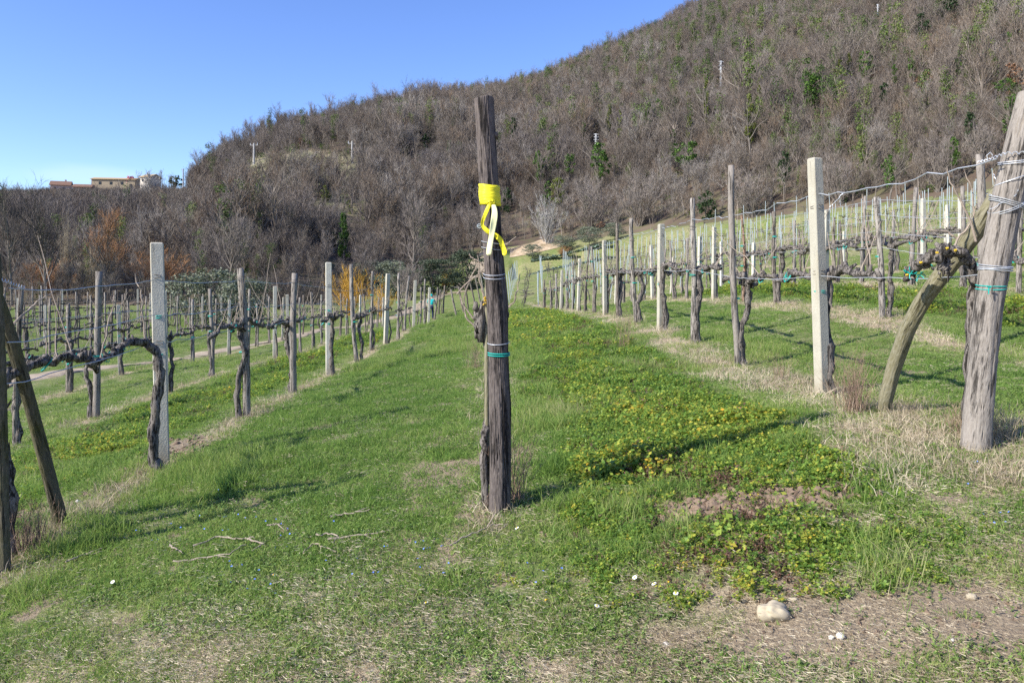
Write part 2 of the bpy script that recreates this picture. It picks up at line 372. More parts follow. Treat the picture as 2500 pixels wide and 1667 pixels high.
# ------------------------------------------------------------------ plan of the vineyard: row -> lateral offset and drift
ROWS = {'L3': (-8.85, -.045), 'L2': (-5.85, -.045), 'L1': (-2.85, -.045), 'C': (0.05, -.026), 'R1': (3.08, -.03), 'R2': (6.2, -.04), 'R3': (9.3, -.045),
        'R4': (12.4, -.045), 'R5': (15.5, -.045), 'R6': (18.6, -.045)}
def rowx(k, d): a, s = ROWS[k]; return a + s * d
def rowd(k, px):
    a, s = ROWS[k]; return a / ((px - 1250) / F - s)
PATHX = lambda d: np.interp(d, [5, 19, 34, 48, 62, 75, 88, 97, 108], [-12.2, -11.6, -10.9, -10.2, -8.6, -7.6, -7.2, -4.6, -3.0])
def masks(x, y):
    """straw, dirt, lush (cover crop), meadow, for ground at x, y"""
    x = np.asarray(x, float); y = np.asarray(y, float)
    jit = (fbm(x, y, .9, 21, 3) - .5)
    straw = np.zeros_like(x)
    for k, (a, s) in ROWS.items():
        e = x - (a + s * y)
        wd = .22 if k[0] == 'L' else (.16 if k == 'C' else .38)
        wd = wd * (1.0 + 2.6 * jit)
        amp = {'C': .55, 'L1': .9, 'L2': .75, 'L3': .7}.get(k, 1.0)
        off = .0 if k[0] != 'R' else -.10 + .5 * (fbm(x, y, .5, 24, 2) - .5)
        st = 4.0 if k != 'C' else 4.3
        straw = np.maximum(straw, amp * np.exp(-((e - off) / np.maximum(wd, .08)) ** 2) * sstep(st - .5, st + .4, y) * (1 - sstep(42, 60, y)))
    n1 = fbm(x, y, 1.1, 31, 4)
    # foreground: thin turf with dead patches towards the camera
    fg = (1 - sstep(3.2, 4.9, y - .15 * x)) * .75
    straw = np.maximum(straw, sstep(.46, .64, n1 + .33 * fg - .02) * .75 * (fg + .16))
    straw = np.maximum(straw, .5 * sstep(3.3, 2.6, y))
    # the right hand side around the end post is dry
    straw = np.maximum(straw, .8 * np.exp(-(((x - 2.7) / 1.3) ** 2 + ((y - 4.9) / .7) ** 2)) * sstep(.25, .5, n1 + .1))
    straw = np.maximum(straw, np.clip(.38 * sstep(36, 44, y) * sstep(-4, 1, x) * (.4 + fbm(x, y, .35, 64, 3)), 0, .4))
    lush = np.zeros_like(x)
    for lo, hi, s, d0, d1, amp in ((.42, 2.3, -.026, 4.0, 44, 1), (-5.35, -3.45, -.045, 4.6, 46, .85), (6.95, 8.7, -.04, 5, 40, 1.0), (-11.6, -9.7, -.045, 90, 99, 0), (12.9, 14.6, -.045, 10, 40, .6)):
        e = x - s * y + .7 * jit
        lush = np.maximum(lush, amp * sstep(lo - .12, lo + .12, e) * (1 - sstep(hi - .15, hi + .15, e)) * sstep(d0 - .5, d0 + .9, y + 2.2 * jit) * (1 - sstep(d1 - 6, d1, y)))
    lush = lush * (1 - .6 * sstep(.64, .76, fbm(x, y, 1.6, 44, 3)))
    lush2 = np.exp(-(((x - 1.25) / .95) ** 2 + ((y - 3.85) / .42) ** 2)) * .85 * sstep(.34, .5, fbm(x, y, 2.2, 47, 3) + .06)
    lush = np.maximum(lush, lush2)
    dirt = np.exp(-(((x - 1.55) / .75) ** 2 + ((y - 3.05) / .33) ** 2)) * 1.15
    dirt = np.maximum(dirt, np.exp(-(((x - 1.25) / .42) ** 2 + ((y - 4.36) / .12) ** 2)) * 1.1)
    dirt = np.maximum(dirt, .9 * np.exp(-(((x + 3.05 + .045 * y) / .25) ** 2 + ((y - 8) / .8) ** 2)))
    dirt = np.maximum(dirt, .8 * sstep(2.95, 2.55, y + .25 * jit) * sstep(-.6, .8, x))
    dirt = np.clip(dirt * (.55 + 1.1 * (fbm(x, y, 4, 51, 3) - .1)), 0, 1)
    dirt = np.maximum(dirt, sstep(.64, .72, fbm(x, y, 2.6, 61, 3)) * .6 * (1 - sstep(8, 14, y)))
    return np.clip(straw, 0, 1), dirt, np.clip(lush, 0, 1)

def wood_edge(x, y):
    u, azc, az = colu(x, y); d = np.hypot(x, y) * np.cos(azc)
    db = np.interp(u, _tb[:, 0], _tb[:, 2]); return d / db, u, d, az
azs = np.concatenate([np.arange(-180, -48, 4.), np.arange(-48, 46, .16), np.arange(46, 181, 4.)]); azs[-1] = 180
rr = [.4]
while rr[-1] < 1500: rr.append(rr[-1] * (1.018 if rr[-1] < 130 else 1.03))
rr = np.array(rr)
A, RR = np.meshgrid(np.radians(azs), rr)
gx = RR * np.sin(A); gy = RR * np.cos(A); gz = H(gx, gy)
ni, nj = gx.shape
vid = np.arange(ni * nj).reshape(ni, nj)
q = np.stack([vid[:-1, :-1], vid[:-1, 1:], vid[1:, 1:], vid[1:, :-1]], -1).reshape(-1, 4)
cx = (gx[:-1, :-1] + gx[1:, 1:]).ravel() / 2; cy = (gy[:-1, :-1] + gy[1:, 1:]).ravel() / 2
e, u_, d_, az_ = wood_edge(cx, cy)
ishill = (e > 1.0) & (np.abs(az_) < R(80))
Vall = np.stack([gx, gy, gz], -1).reshape(-1, 3)
def sheet(name, sel):
    qs = q[sel]; used, inv = np.unique(qs, return_inverse=True)
    me = mesh_np(name, Vall[used], inv.reshape(-1, 4)); me.polygons.foreach_set('use_smooth', [True] * len(me.polygons))
    return me, Vall[used]
gm, gv = sheet('ground', ~ishill)
# close the disc under the camera
st, di, lu = masks(gv[:, 0], gv[:, 1])
for nme, val in (('straw', st), ('dirt', di), ('lush', lu)):
    a = gm.attributes.new(nme, 'FLOAT', 'POINT'); a.data.foreach_set('value', val.astype(np.float32))
m, n, b = mat('turf')
P = coord(n, 'Object')
g1 = noise(n, 9, 6, P, .7); g2 = noise(n, 55, 4, P, .7); g3 = noise(n, .5, 4, P); g4 = noise(n, 2.2, 5, P, .65)
green = mixc(n, remap(n, g1, .3, .7), (.085, .125, .03), (.17, .225, .06))
green = mixc(n, math2(n, 'MULTIPLY', remap(n, g3, .38, .62), .7), green, (.19, .20, .07))
green = mixc(n, math2(n, 'MULTIPLY', remap(n, g4, .52, .68), .65), green, (.29, .24, .135))
strw = mixc(n, remap(n, g2, .25, .75), (.27, .205, .13), (.50, .41, .28))
drt = mixc(n, remap(n, g2, .25, .75), (.19, .145, .095), (.35, .275, .185))
lsh = mixc(n, remap(n, g1, .35, .65), (.05, .08, .02), (.15, .20, .04))
sm = math2(n, 'ADD', attr(n, 'straw'), math2(n, 'MULTIPLY', math2(n, 'SUBTRACT', g1, .5), .9))
c = mixc(n, remap(n, sm, .3, .62), green, strw)
c = mixc(n, remap(n, math2(n, 'ADD', attr(n, 'lush'), math2(n, 'MULTIPLY', math2(n, 'SUBTRACT', g1, .5), .5)), .25, .6), c, lsh)
c = mixc(n, remap(n, math2(n, 'ADD', attr(n, 'dirt'), math2(n, 'MULTIPLY', math2(n, 'SUBTRACT', g1, .5), .7)), .3, .55), c, drt)
n.links.new(c, b.inputs['Base Color'])
bump(n, b, math2(n, 'ADD', g2, math2(n, 'MULTIPLY', g1, 1.5)), .7, .03)
M['turf'] = m
gm.materials.append(m); go = bpy.data.objects.new('ground', gm); COL.objects.link(go); tag(go, kind='structure')
m, n, b = mat('leaf_litter')
P = coord(n, 'Object')
c = mixc(n, remap(n, noise(n, .08, 5, P), .35, .65), (.085, .06, .045), (.15, .115, .08))
c = mixc(n, remap(n, noise(n, .5, 4, P), .45, .75), c, (.11, .115, .05))
c = mixc(n, remap(n, math2(n, 'ADD', attr(n, 'open'), math2(n, 'MULTIPLY', math2(n, 'SUBTRACT', noise(n, .12, 5, P), .5), 1.2)), .35, .65), c, mixc(n, remap(n, noise(n, .3, 5, P, .7), .35, .65), (.13, .15, .05), (.30, .25, .17)))
n.links.new(c, b.inputs['Base Color']); M['leaf_litter'] = m
hm, hv = sheet('hillside', ishill)
hu, _a, _b = colu(hv[:, 0], hv[:, 1]); hpy = HZ - (hv[:, 2] - EYE) * F / np.maximum(hv[:, 1], 1)
def clearing(px, py):
    return np.maximum(np.exp(-(((px - 750) / 175) ** 2 + ((py - 412) / 46) ** 2) ** 2), np.exp(-(((px - 860) / 250) ** 2 + ((py - 500) / 45) ** 2) ** 2) * .5)
a = hm.attributes.new('open', 'FLOAT', 'POINT'); a.data.foreach_set('value', clearing(hu, hpy).astype(np.float32))
hm.materials.append(m); ho = bpy.data.objects.new('hillside', hm); COL.objects.link(ho); tag(ho, kind='structure')

# the farm track, a sheet just above the turf
ds = np.arange(8, 107, .4); V = []; nw = 9
for i, d in enumerate(ds):
    xc = float(PATHX(d)); hw = (.38 if d < 40 else .38 + .5 * min(1, (d - 40) / 30)) + .15 * math.sin(d * .7)
    if d > 80: hw *= 1.5
    for k in range(nw):
        s_ = k / (nw - 1) * 2 - 1
        V.append((xc + s_ * hw + .12 * math.sin(d * 2.3 + k), d))
V = np.array(V); Z = H(V[:, 0], V[:, 1]) + .03
V = np.column_stack([V, Z]); V[::nw, 2] -= .06; V[nw - 1::nw, 2] -= .06
q4 = [(i * nw + k, i * nw + k + 1, (i + 1) * nw + k + 1, (i + 1) * nw + k) for i in range(len(ds) - 1) for k in range(nw - 1)]
pm = mesh_np('path', V, q4)
m, n, b = mat('gravel_track')
P = coord(n, 'Object')
c = mixc(n, remap(n, noise(n, 3, 5, P), .3, .7), (.28, .22, .15), (.44, .36, .26))
c = mixc(n, remap(n, noise(n, .8, 5, P, .7), .56, .66), c, (.12, .15, .04))
n.links.new(c, b.inputs['Base Color']); bump(n, b, noise(n, 20, 3, P), .5, .02)
pm.materials.append(m); po = bpy.data.objects.new('path', pm); COL.objects.link(po); tag(po, kind='structure')
# ------------------------------------------------------------------ trees
def tint_mat(name, cols, obj=False):
    m, n, b = mat(name)
    t = nd(n, 'ShaderNodeObjectInfo').outputs['Random'] if obj else attr(n, 'tint', 'INSTANCER')
    k = len(cols)
    c = ramp(n, t, [(i / (k - 1), cols[i]) for i in range(k)])
    c = mixc(n, attr(n, 'rnd'), mixc(n, 1.0, c, (.62, .6, .58), 'MULTIPLY'), mixc(n, 1.0, c, (1.35, 1.33, 1.3), 'MULTIPLY'))
    n.links.new(c, b.inputs['Base Color']); M[name] = m; return m
TW = [(.21, .185, .17), (.14, .117, .10), (.195, .16, .13), (.105, .088, .072), (.215, .188, .158), (.16, .13, .105), (.21, .15, .10), (.28, .255, .23)]
tint_mat('twigs', TW); tint_mat('twigs_tree', TW[:6], True)
tint_mat('limbs', [(.13, .11, .095), (.22, .19, .165), (.17, .145, .12)])
plain('pale_twigs', (.36, .34, .31), .85); plain('dark_twigs', (.10, .085, .075), .85); plain('tawny_twigs', (.36, .19, .09), .85)
plain('willow_twigs', (.52, .30, .05), .8, var=.35); plain('grey_twigs', (.23, .195, .17), .85, var=.3); plain('pink_blossom', (.60, .25, .30), .8, var=.3)
plain('straw_scrub', (.33, .28, .2), .85, var=.3)
foliage('ivy', [(.03, .065, .015), (.055, .115, .02), (.09, .17, .03), (.14, .23, .045)], .25)
foliage('ivy_dark', [(.018, .036, .016), (.03, .06, .02), (.05, .09, .03)], .2)
foliage('ivy_pale', [(.07, .10, .02), (.12, .16, .03), (.19, .22, .05), (.26, .26, .07)], .3)
foliage('russet', [(.22, .10, .05), (.34, .17, .09), (.42, .24, .14)], .3)
foliage('olive_leaf', [(.07, .085, .05), (.13, .15, .095), (.20, .22, .15), (.28, .30, .22)], .2)
foliage('olive_dark', [(.03, .045, .025), (.06, .08, .045), (.10, .125, .075)], .2)
foliage('ivy_inst', [(.035, .065, .02), (.075, .12, .03), (.13, .18, .045), (.21, .24, .07)], .25, 'inst')
foliage('russet_inst', [(.15, .08, .05), (.27, .15, .09), (.35, .22, .13)], .3, 'inst')

def rdir(base, ang):
    """a direction tilted from BASE by about ANG radians"""
    a = Vector((random.gauss(0, 1), random.gauss(0, 1), random.gauss(0, 1))); a = (a - base * a.dot(base))
    if a.length < 1e-6: a = Vector((1, 0, 0))
    a.normalize(); return (base * math.cos(ang) + a * math.sin(ang)).normalized()
def limb(p, d, l, n=4, up=.15, wob=.12):
    P = [Vector(p)]; d = Vector(d)
    for i in range(n):
        d = (d + Vector((random.gauss(0, wob), random.gauss(0, wob), random.gauss(0, wob) + up))).normalized()
        P.append(P[-1] + d * (l / n))
    return P
def on(P, t):
    t = t * (len(P) - 1); i = min(int(t), len(P) - 2); f = t - i
    return P[i].lerp(P[i + 1], f), (P[i + 1] - P[i]).normalized()
def bare_tree(seed, h=10.0, kind='tree', nb=11, ns=6, nt=5, tw=.035, spread=.8):
    """trunk-and-limbs mesh and twig mesh of a leafless tree, foot at the origin"""
    random.seed(seed); tr = MB(); tg = MB(); L1 = []
    if kind == 'tree':
        T = limb((0, 0, -.4), (random.gauss(0, .06), random.gauss(0, .06), 1), h * .72, 7, .12, .07)
        tr.tube(T, [h * .017 * (1 - .11 * i) for i in range(len(T))], 6, .15)
        for i in range(nb):
            p, d = on(T, random.uniform(.3, 1) if i else 1)
            f = (p.z / (h * .72))
            L1.append(limb(p, rdir(d, random.uniform(.45, spread)), h * random.uniform(.3, .48) * (1.15 - .45 * f), 5, .16, .13))
    elif kind == 'fan':      # many stems from the ground, coppice or shrub
        for i in range(nb):
            L1.append(limb((random.gauss(0, .25), random.gauss(0, .25), -.3), rdir(Vector((0, 0, 1)), random.uniform(.05, spread)), h * random.uniform(.55, .95), 6, .05, .07))
    r1 = h * .0085
    for P in L1:
        tr.tube(P, [r1 * (1 - .17 * i) for i in range(len(P))], 4, .1, cap=False)
        for j in range(ns):
            p, d = on(P, random.uniform(.2, 1))
            Q = limb(p, rdir(d, random.uniform(.3, .75)), h * random.uniform(.11, .2), 3, .14, .14)
            tr.ribbon(Q, r1 * .75)
            for k in range(nt):
                p2, d2 = on(Q, random.uniform(.15, 1))
                S = limb(p2, rdir(d2, random.uniform(.25, .7)), h * random.uniform(.06, .11), 2, .12, .15)
                tg.ribbon(S, tw * 1.1)
                for z in range(2):
                    p3, d3 = on(S, random.uniform(.2, 1))
                    tg.ribbon(limb(p3, rdir(d3, random.uniform(.3, .7)), h * random.uniform(.04, .075), 1, .1, .1), tw * .8)
    return tr, tg, L1
def leaf_cloud(mb, centre, rad, n, size, flat=0.0):
    c = Vector(centre)
    for i in range(n):
        v = Vector((random.gauss(0, 1), random.gauss(0, 1), random.gauss(0, 1))); v.normalize()
        rr_ = random.random() ** .45
        p = c + Vector((v.x * rad[0], v.y * rad[1], v.z * rad[2])) * rr_
        nrm = rdir((v + Vector((0, 0, .5))).normalized(), random.uniform(0, .9))
        mb.leaf(p, rdir(nrm, 1.57), nrm, size * random.uniform(.6, 1.3), size * random.uniform(.5, .9))
def leafy(mb, h, w, n_cl, n_lf, size, zlo=.15, cone=False):
    """crown of irregular clumps"""
    for i in range(n_cl):
        t = random.uniform(zlo, 1)
        rw = w * .5 * ((1 - t) ** .7 * .9 + .12 if cone else math.sqrt(max(.05, 1 - (((t - zlo) / (1 - zlo) - .5) / .52) ** 2)))
        a = random.uniform(0, 6.28); q_ = rw * math.sqrt(random.random())
        s_ = random.uniform(.5, 1.15)
        leaf_cloud(mb, (q_ * math.cos(a), q_ * math.sin(a), h * t), (w * .17 * s_, w * .17 * s_, h * (1 - zlo) * .09 * s_), n_lf, size)

# --- instanced masses (stuff)
def inst_stuff(name, label, cat, protos, P, rz, sc, idx, tint, tilt=None):
    """one object: prototypes standing on the points P"""
    col = bpy.data.collections.new(name + '_kinds')
    for i, me in enumerate(protos):
        o = bpy.data.objects.new('%s_kind_%02d' % (name, i), me); col.objects.link(o)
    pm_ = bpy.data.meshes.new(name); pm_.vertices.add(len(P)); pm_.vertices.foreach_set('co', np.asarray(P, np.float32).ravel())
    rot = np.zeros((len(P), 3), np.float32); rot[:, 2] = rz
    if tilt is not None: rot[:, :2] = tilt
    a = pm_.attributes.new('rot', 'FLOAT_VECTOR', 'POINT'); a.data.foreach_set('vector', rot.ravel())
    a = pm_.attributes.new('scl', 'FLOAT', 'POINT'); a.data.foreach_set('value', np.asarray(sc, np.float32))
    a = pm_.attributes.new('tint', 'FLOAT', 'POINT'); a.data.foreach_set('value', np.asarray(tint, np.float32))
    a = pm_.attributes.new('idx', 'INT', 'POINT'); a.data.foreach_set('value', np.asarray(idx, np.int32))
    g = bpy.data.node_groups.new(name, 'GeometryNodeTree')
    g.interface.new_socket('Geometry', in_out='INPUT', socket_type='NodeSocketGeometry'); g.interface.new_socket('Geometry', in_out='OUTPUT', socket_type='NodeSocketGeometry')
    N = g.nodes.new; gi = N('NodeGroupInput'); go_ = N('NodeGroupOutput')
    ci = N('GeometryNodeCollectionInfo'); ci.inputs['Collection'].default_value = col; ci.inputs['Separate Children'].default_value = True; ci.inputs['Reset Children'].default_value = True
    ip = N('GeometryNodeInstanceOnPoints'); ip.inputs['Pick Instance'].default_value = True
    def na(t, nm):
        x = N('GeometryNodeInputNamedAttribute'); x.data_type = t; x.inputs['Name'].default_value = nm; return x.outputs['Attribute']
    K = g.links.new
    K(gi.outputs[0], ip.inputs['Points']); K(ci.outputs[0], ip.inputs['Instance']); K(na('INT', 'idx'), ip.inputs['Instance Index'])
    er = N('FunctionNodeEulerToRotation'); K(na('FLOAT_VECTOR', 'rot'), er.inputs[0]); K(er.outputs[0], ip.inputs['Rotation'])
    K(na('FLOAT', 'scl'), ip.inputs['Scale']); K(ip.outputs[0], go_.inputs[0])
    o = bpy.data.objects.new(name, pm_); COL.objects.link(o)
    md = o.modifiers.new('scatter', 'NODES'); md.node_group = g
    return tag(o, label, cat, kind='stuff')
def two(tr, tg, mt, mg, name='wood'):
    """trunk and twig builders joined into one mesh with two materials"""
    nq_t, nt_t = len(tr.q), len(tr.t)
    a = MB(); a.v = list(tr.v); a.q = list(tr.q); a.t = list(tr.t); a.r = list(tr.r)
    b0 = len(a.v); a.v += tg.v; a.r += tg.r; a.q += [tuple(i + b0 for i in f) for f in tg.q]; a.t += [tuple(i + b0 for i in f) for f in tg.t]
    me = a.mesh(name); me.materials.append(mt); me.materials.append(mg)
    mi = np.zeros(len(me.polygons), np.int32); mi[nq_t:len(a.q)] = 1; mi[len(a.q) + nt_t:] = 1
    me.polygons.foreach_set('material_index', mi); return me
protos = []
for s in range(5):
    tr, tg, L1 = bare_tree(100 + s, 10, 'tree', 12, 6, 5, .034); protos.append(two(tr, tg, M['limbs'], M['twigs']))
for s in range(4):
    tr, tg, L1 = bare_tree(200 + s, 7, 'fan', 11, 6, 5, .032, .55); protos.append(two(tr, tg, M['limbs'], M['twigs']))
for s in range(2):      # low scrub
    tr, tg, L1 = bare_tree(300 + s, 2.6, 'fan', 12, 5, 4, .035, .95); protos.append(two(tr, tg, M['limbs'], M['twigs']))
for s in range(3):      # ivy-wrapped stem in a bare crown
    tr, tg, L1 = bare_tree(330 + s, 10, 'tree', 8, 5, 4, .03)
    lf = MB(); random.seed(40 + s)
    for i in range(22):
        t = random.uniform(.15, 1.0); leaf_cloud(lf, (random.gauss(0, .3), random.gauss(0, .3), 9.5 * t), (.8, .8, .75), 26, .30)
    for k, v in (('v', 1),): pass
    b0 = len(tr.v)
    protos.append(two(tr, lf, M['limbs'], M['ivy_inst']))
for s in range(2):      # low evergreen bramble
    lf = MB(); random.seed(70 + s); leafy(lf, 2.2, 3.4, 16, 26, .24, 0.0); protos.append(two(MB(), lf, M['limbs'], M['ivy_inst']) if False else lf.mesh('bramble'))
    protos[-1].materials.append(M['ivy_inst'])
lf = MB(); random.seed(75); leafy(lf, 5, 4, 20, 26, .26, 0.2); protos.append(lf.mesh('russet')); protos[-1].materials.append(M['russet_inst'])
random.seed(5); rs = np.random.RandomState(5)
N0 = 62000
azr = rs.uniform(-R(41), R(42), N0 * 4); dq = np.exp(rs.uniform(np.log(45), np.log(700), N0 * 4))
px_ = 1250 + F * np.tan(azr)
dbq = np.interp(px_, _tb[:, 0], _tb[:, 2]); dsq = np.interp(px_, _ts[:, 0], _ts[:, 2])
rel = dq / dbq
# thin out by area: keep probability so that near ~1 per 7 m2 and far ~1 per 26 m2
area_w = np.clip((dq / 150.), .12, 3.2) ** 1.25
keep = (rel > 1.02) & (dq < dsq + 35) & (rs.rand(len(dq)) < area_w / 3.2 * .62)
px_, dq = px_[keep], dq[keep]
X = (px_ - 1250) / F * dq; Y = dq; Z = H(X, Y)
def pyof(z, d): return HZ - (z - EYE) * F / d
PYq = pyof(Z, dq)
u1 = fbm(X, Y, 1 / 22, 71, 3); u2 = fbm(X, Y, 1 / 60, 75, 3); u3 = rs.rand(len(X))
# scrubby clearing on the left hand hill, open bank at its upper edge
cl = clearing(px_, PYq)
bank = np.exp(-(((px_ - 1330) / 95) ** 2 + ((PYq - 596) / 14) ** 2) ** 2)
keep = (bank < .4) & ~(rs.rand(len(X)) < cl * .9)
idx = np.where(u3 < .55, rs.randint(0, 5, len(X)), rs.randint(5, 9, len(X)))
isl = rs.rand(len(X))
idx = np.where(isl < cl * .93, np.where(rs.rand(len(X)) < .7, rs.randint(9, 11, len(X)), rs.randint(14, 16, len(X))), idx)
ivyp = np.clip((u2 - .38) * 1.2, .03, .24) * np.where(px_ > 1180, 1.2, .35) * np.where(dq > 420, .3, 1)
idx = np.where((isl > .5) & (rs.rand(len(X)) < ivyp) & (cl < .3), rs.randint(11, 14, len(X)), idx)
idx = np.where((rs.rand(len(X)) < .07) & (cl < .3), rs.randint(14, 16, len(X)), idx)
idx = np.where((rs.rand(len(X)) < np.where((px_ > 2150) & (PYq < 260), .05, .008)), 16, idx)
sc = .76 * rs.uniform(.5, 1.1, len(X)) * (.75 + .6 * fbm(X, Y, 1 / 14, 79, 3)) * np.where(rs.rand(len(X)) < .06, 1.35, 1)
rel2 = dq / np.interp(px_, _tb[:, 0], _tb[:, 2])
sc *= np.where(rel2 < 1.25, .62, 1) * np.where(rel2 < 1.12, .8, 1)
sc *= np.where(px_ < 900, .85, 1.0)
sc *= np.where((px_ < 470) & (dq > 250), .34, 1)
sc *= np.where((px_ < 480) & (PYq > 640), .8, 1)
sc = np.where((idx >= 14) & (dq > 200), sc * 1.3, sc); sc = np.where((idx >= 11) & (idx <= 13), sc * 1.25, sc)
tint = np.clip((u1 - .5) * 2.4 + .5 + rs.normal(0, .26, len(X)), 0, 1)
# grey band high on the mountain
tint = np.where((dq > 430) & (px_ > 1250), np.clip(.02 + rs.normal(0, .1, len(X)) ** 2 * 3, 0, 1), tint)
k = keep
IVY = [  # column, row of foot, height, width, foliage, where
 (1255, 334, 48, 15, 'ivy_dark', 'narrow dark ivy-clad tree just right of the taped post near its top'),
 (1425, 327, 30, 10, 'ivy', 'slim ivy-clad stem midway up the hill behind the leftmost pylon'),
 (1487, 322, 66, 14, 'ivy_pale', 'yellow-green ivy column above and right of the leftmost pylon'),
 (1514, 330, 60, 11, 'ivy_pale', 'thin yellow-green ivy column right of the taller one above the leftmost pylon'),
 (1609, 294, 50, 34, 'ivy', 'broad dark ivy-clad tree left of the middle pylon'),
 (1679, 262, 42, 13, 'ivy_pale', 'slender pale ivy column a little left of the middle pylon'),
 (1725, 295, 95, 14, 'ivy_pale', 'tall slender yellow-green ivy-clad trunk just left below the middle pylon'),
 (1682, 332, 46, 14, 'ivy_pale', 'pale ivy stem below the broad ivy-clad tree near the middle pylon'),
 (1832, 335, 105, 28, 'ivy_pale', 'tall broad bright yellow-green ivy tree right of the tall concrete post tops'),
 (1856, 242, 60, 14, 'ivy_pale', 'pale ivy column above the tall broad bright ivy tree'),
 (1316, 432, 62, 30, 'ivy', 'ivy-clad tree with pale dead twigs right of the yellow tape'),
 (1391, 416, 40, 28, 'ivy', 'small round dark green ivy-clad tree left of the bushy one under the pylon'),
 (1466, 432, 82, 50, 'ivy', 'large bushy bright green ivy-clad tree standing under the leftmost pylon'),
 (1336, 512, 70, 20, 'ivy', 'ivy-clad stem above the pale grey fan-shaped tree'),
 (1363, 490, 56, 36, 'ivy_pale', 'yellow-green ivy crown above the pale grey fan-shaped tree'),
 (1675, 392, 52, 62, 'ivy', 'wide low dark green ivy thicket left of the tallest wooden post top'),
 (1643, 352, 34, 13, 'ivy', 'small ivy stem above the wide low ivy thicket'),
 (1239, 525, 66, 24, 'ivy_dark', 'dark ivy-clad snag right beside the taped post below the tape'),
 (1725, 540, 70, 46, 'ivy_dark', 'dark ivy bush at the wood edge behind the tallest wooden post'),
 (1977, 252, 72, 56, 'ivy', 'wide ragged ivy-clad tree above the tall white concrete post'),
 (2046, 188, 50, 20, 'ivy_pale', 'pale ivy-clad tree left of the round bright green one'),
 (2074, 174, 42, 14, 'ivy_pale', 'narrow ivy column touching the round bright green tree'),
 (2113, 177, 50, 42, 'ivy', 'round bright green ivy-clad tree high on the slope'),
 (2227, 186, 60, 17, 'ivy', 'cypress-like ivy column right of the round bright green tree'),
 (2184, 197, 40, 14, 'ivy', 'short ivy column between the round green tree and the cypress-like one'),
 (2250, 82, 48, 36, 'ivy_dark', 'dark ivy-clad tree high on the slope near the top of the photo'),
 (2320, 45, 50, 38, 'ivy_dark', 'dark ivy-clad tree at the upper edge right of the small far pylon'),
 (2341, 180, 56, 20, 'ivy', 'ivy-clad stem with a white broken top on the right slope'),
 (2432, 190, 48, 15, 'ivy', 'slim dark ivy column far right of the slope'),
 (2462, 132, 52, 13, 'ivy', 'slim ivy column near the right edge high up'),
 (2450, 218, 22, 46, 'ivy', 'low wide ivy bush above the top of the big leaning end post'),
 (2157, 250, 46, 20, 'ivy_dark', 'small dark ivy-clad tree below the short ivy column'),
 (2368, 355, 80, 22, 'ivy_dark', 'tall ivy-clad stem in the thicket left of the big end post'),
 (2470, 345, 110, 36, 'ivy', 'tall bushy ivy-clad tree behind the top of the big end post'),
 (2330, 395, 60, 26, 'ivy', 'ivy-clad stem at the wood edge above the white post near the end post'),
 (2170, 470, 66, 30, 'ivy', 'ivy-clad stem at the wood foot above the upright grey posts'),
 (1915, 440, 70, 26, 'ivy_dark', 'shadowy ivy snag at the wood foot left of the tall white post'),
 (628, 452, 46, 22, 'ivy_dark', 'dark leaning evergreen below the pole on the left hill'),
 (1040, 366, 36, 20, 'ivy_dark', 'dark evergreen on the ridge slope left of the taped post'),
 (992, 386, 32, 14, 'ivy_dark', 'small dark evergreen beside the bare crown left of the taped post'),
 (534, 486, 38, 10, 'ivy_pale', 'small pale green ivy column on the lower left hill'),
 (568, 388, 36, 18, 'ivy_dark', 'dark evergreen under the grove at the left end of the ridge'),
 (487, 420, 20, 20, 'ivy_dark', 'small round evergreen on the skyline left of the ridge grove'),
 (792, 494, 44, 12, 'ivy_pale', 'thin green ivy column halfway down the left hill'),
 (853, 524, 36, 14, 'ivy_pale', 'short ivy stem above the dark green spire tree'),
]
SH = 62; SHK = {(t[0], t[1]) for t in IVY if t[1] < 500 and t[0] > 1180}
lim = np.clip((PYq - 472 + 18 * fbm(X, Y, 1 / 14, 55, 2)) * dq / F / 10.5, .2, 9); sc = np.where((px_ < 465) & (dq > 120), np.minimum(sc, lim), sc)
SEE = [(px, py, hp * .85, wp) for px, py, hp, wp, mm, lab in IVY] + [(150, 474, 16, 46), (285, 474, 16, 100), (368, 472, 14, 34), (26, 476, 22, 26), (205, 478, 16, 40), (620, 402, 50, 8), (860, 400, 52, 8),
       (447, 458, 44, 10), (1455, 352, 22, 22), (1760, 222, 70, 18), (2143, 40, 26, 12), (58, 470, 22, 24), (430, 466, 28, 30), (838, 652, 100, 36), (980, 290, 16, 20)]
HT = np.array([10.] * 5 + [6.5] * 4 + [2.4] * 2 + [9.] * 3 + [2.2] * 2 + [5.])[idx] * sc
top_ = pyof(Z + HT, dq)
for px, py, hp, wp in SEE:
    hd_ = hit(px, py + (SH if (px, py) in SHK else 0))[1] if py < 650 else 92
    if py > 465 and px < 480: hd_ = float(np.interp(px, _ts[:, 0], _ts[:, 2])) - 14
    keep &= ~((np.abs(px_ - px) < wp * .4 + 1.3 * F / dq) & (dq < hd_ + 1) & (dq > hd_ - (26 if (px, py) in SHK else 60)) & (top_ < py - hp * .25))
k = keep
inst_stuff('bare_woodland', 'leafless purple brown woodland covering the whole hillside', 'woodland', protos,
           np.column_stack([X, Y, Z])[k], rs.uniform(0, 6.28, k.sum()), sc[k], idx[k], tint[k], rs.normal(0, .05, (k.sum(), 2)))
print('woodland', k.sum())
# leaf litter and undergrowth at the wood's foot is part of the same floor

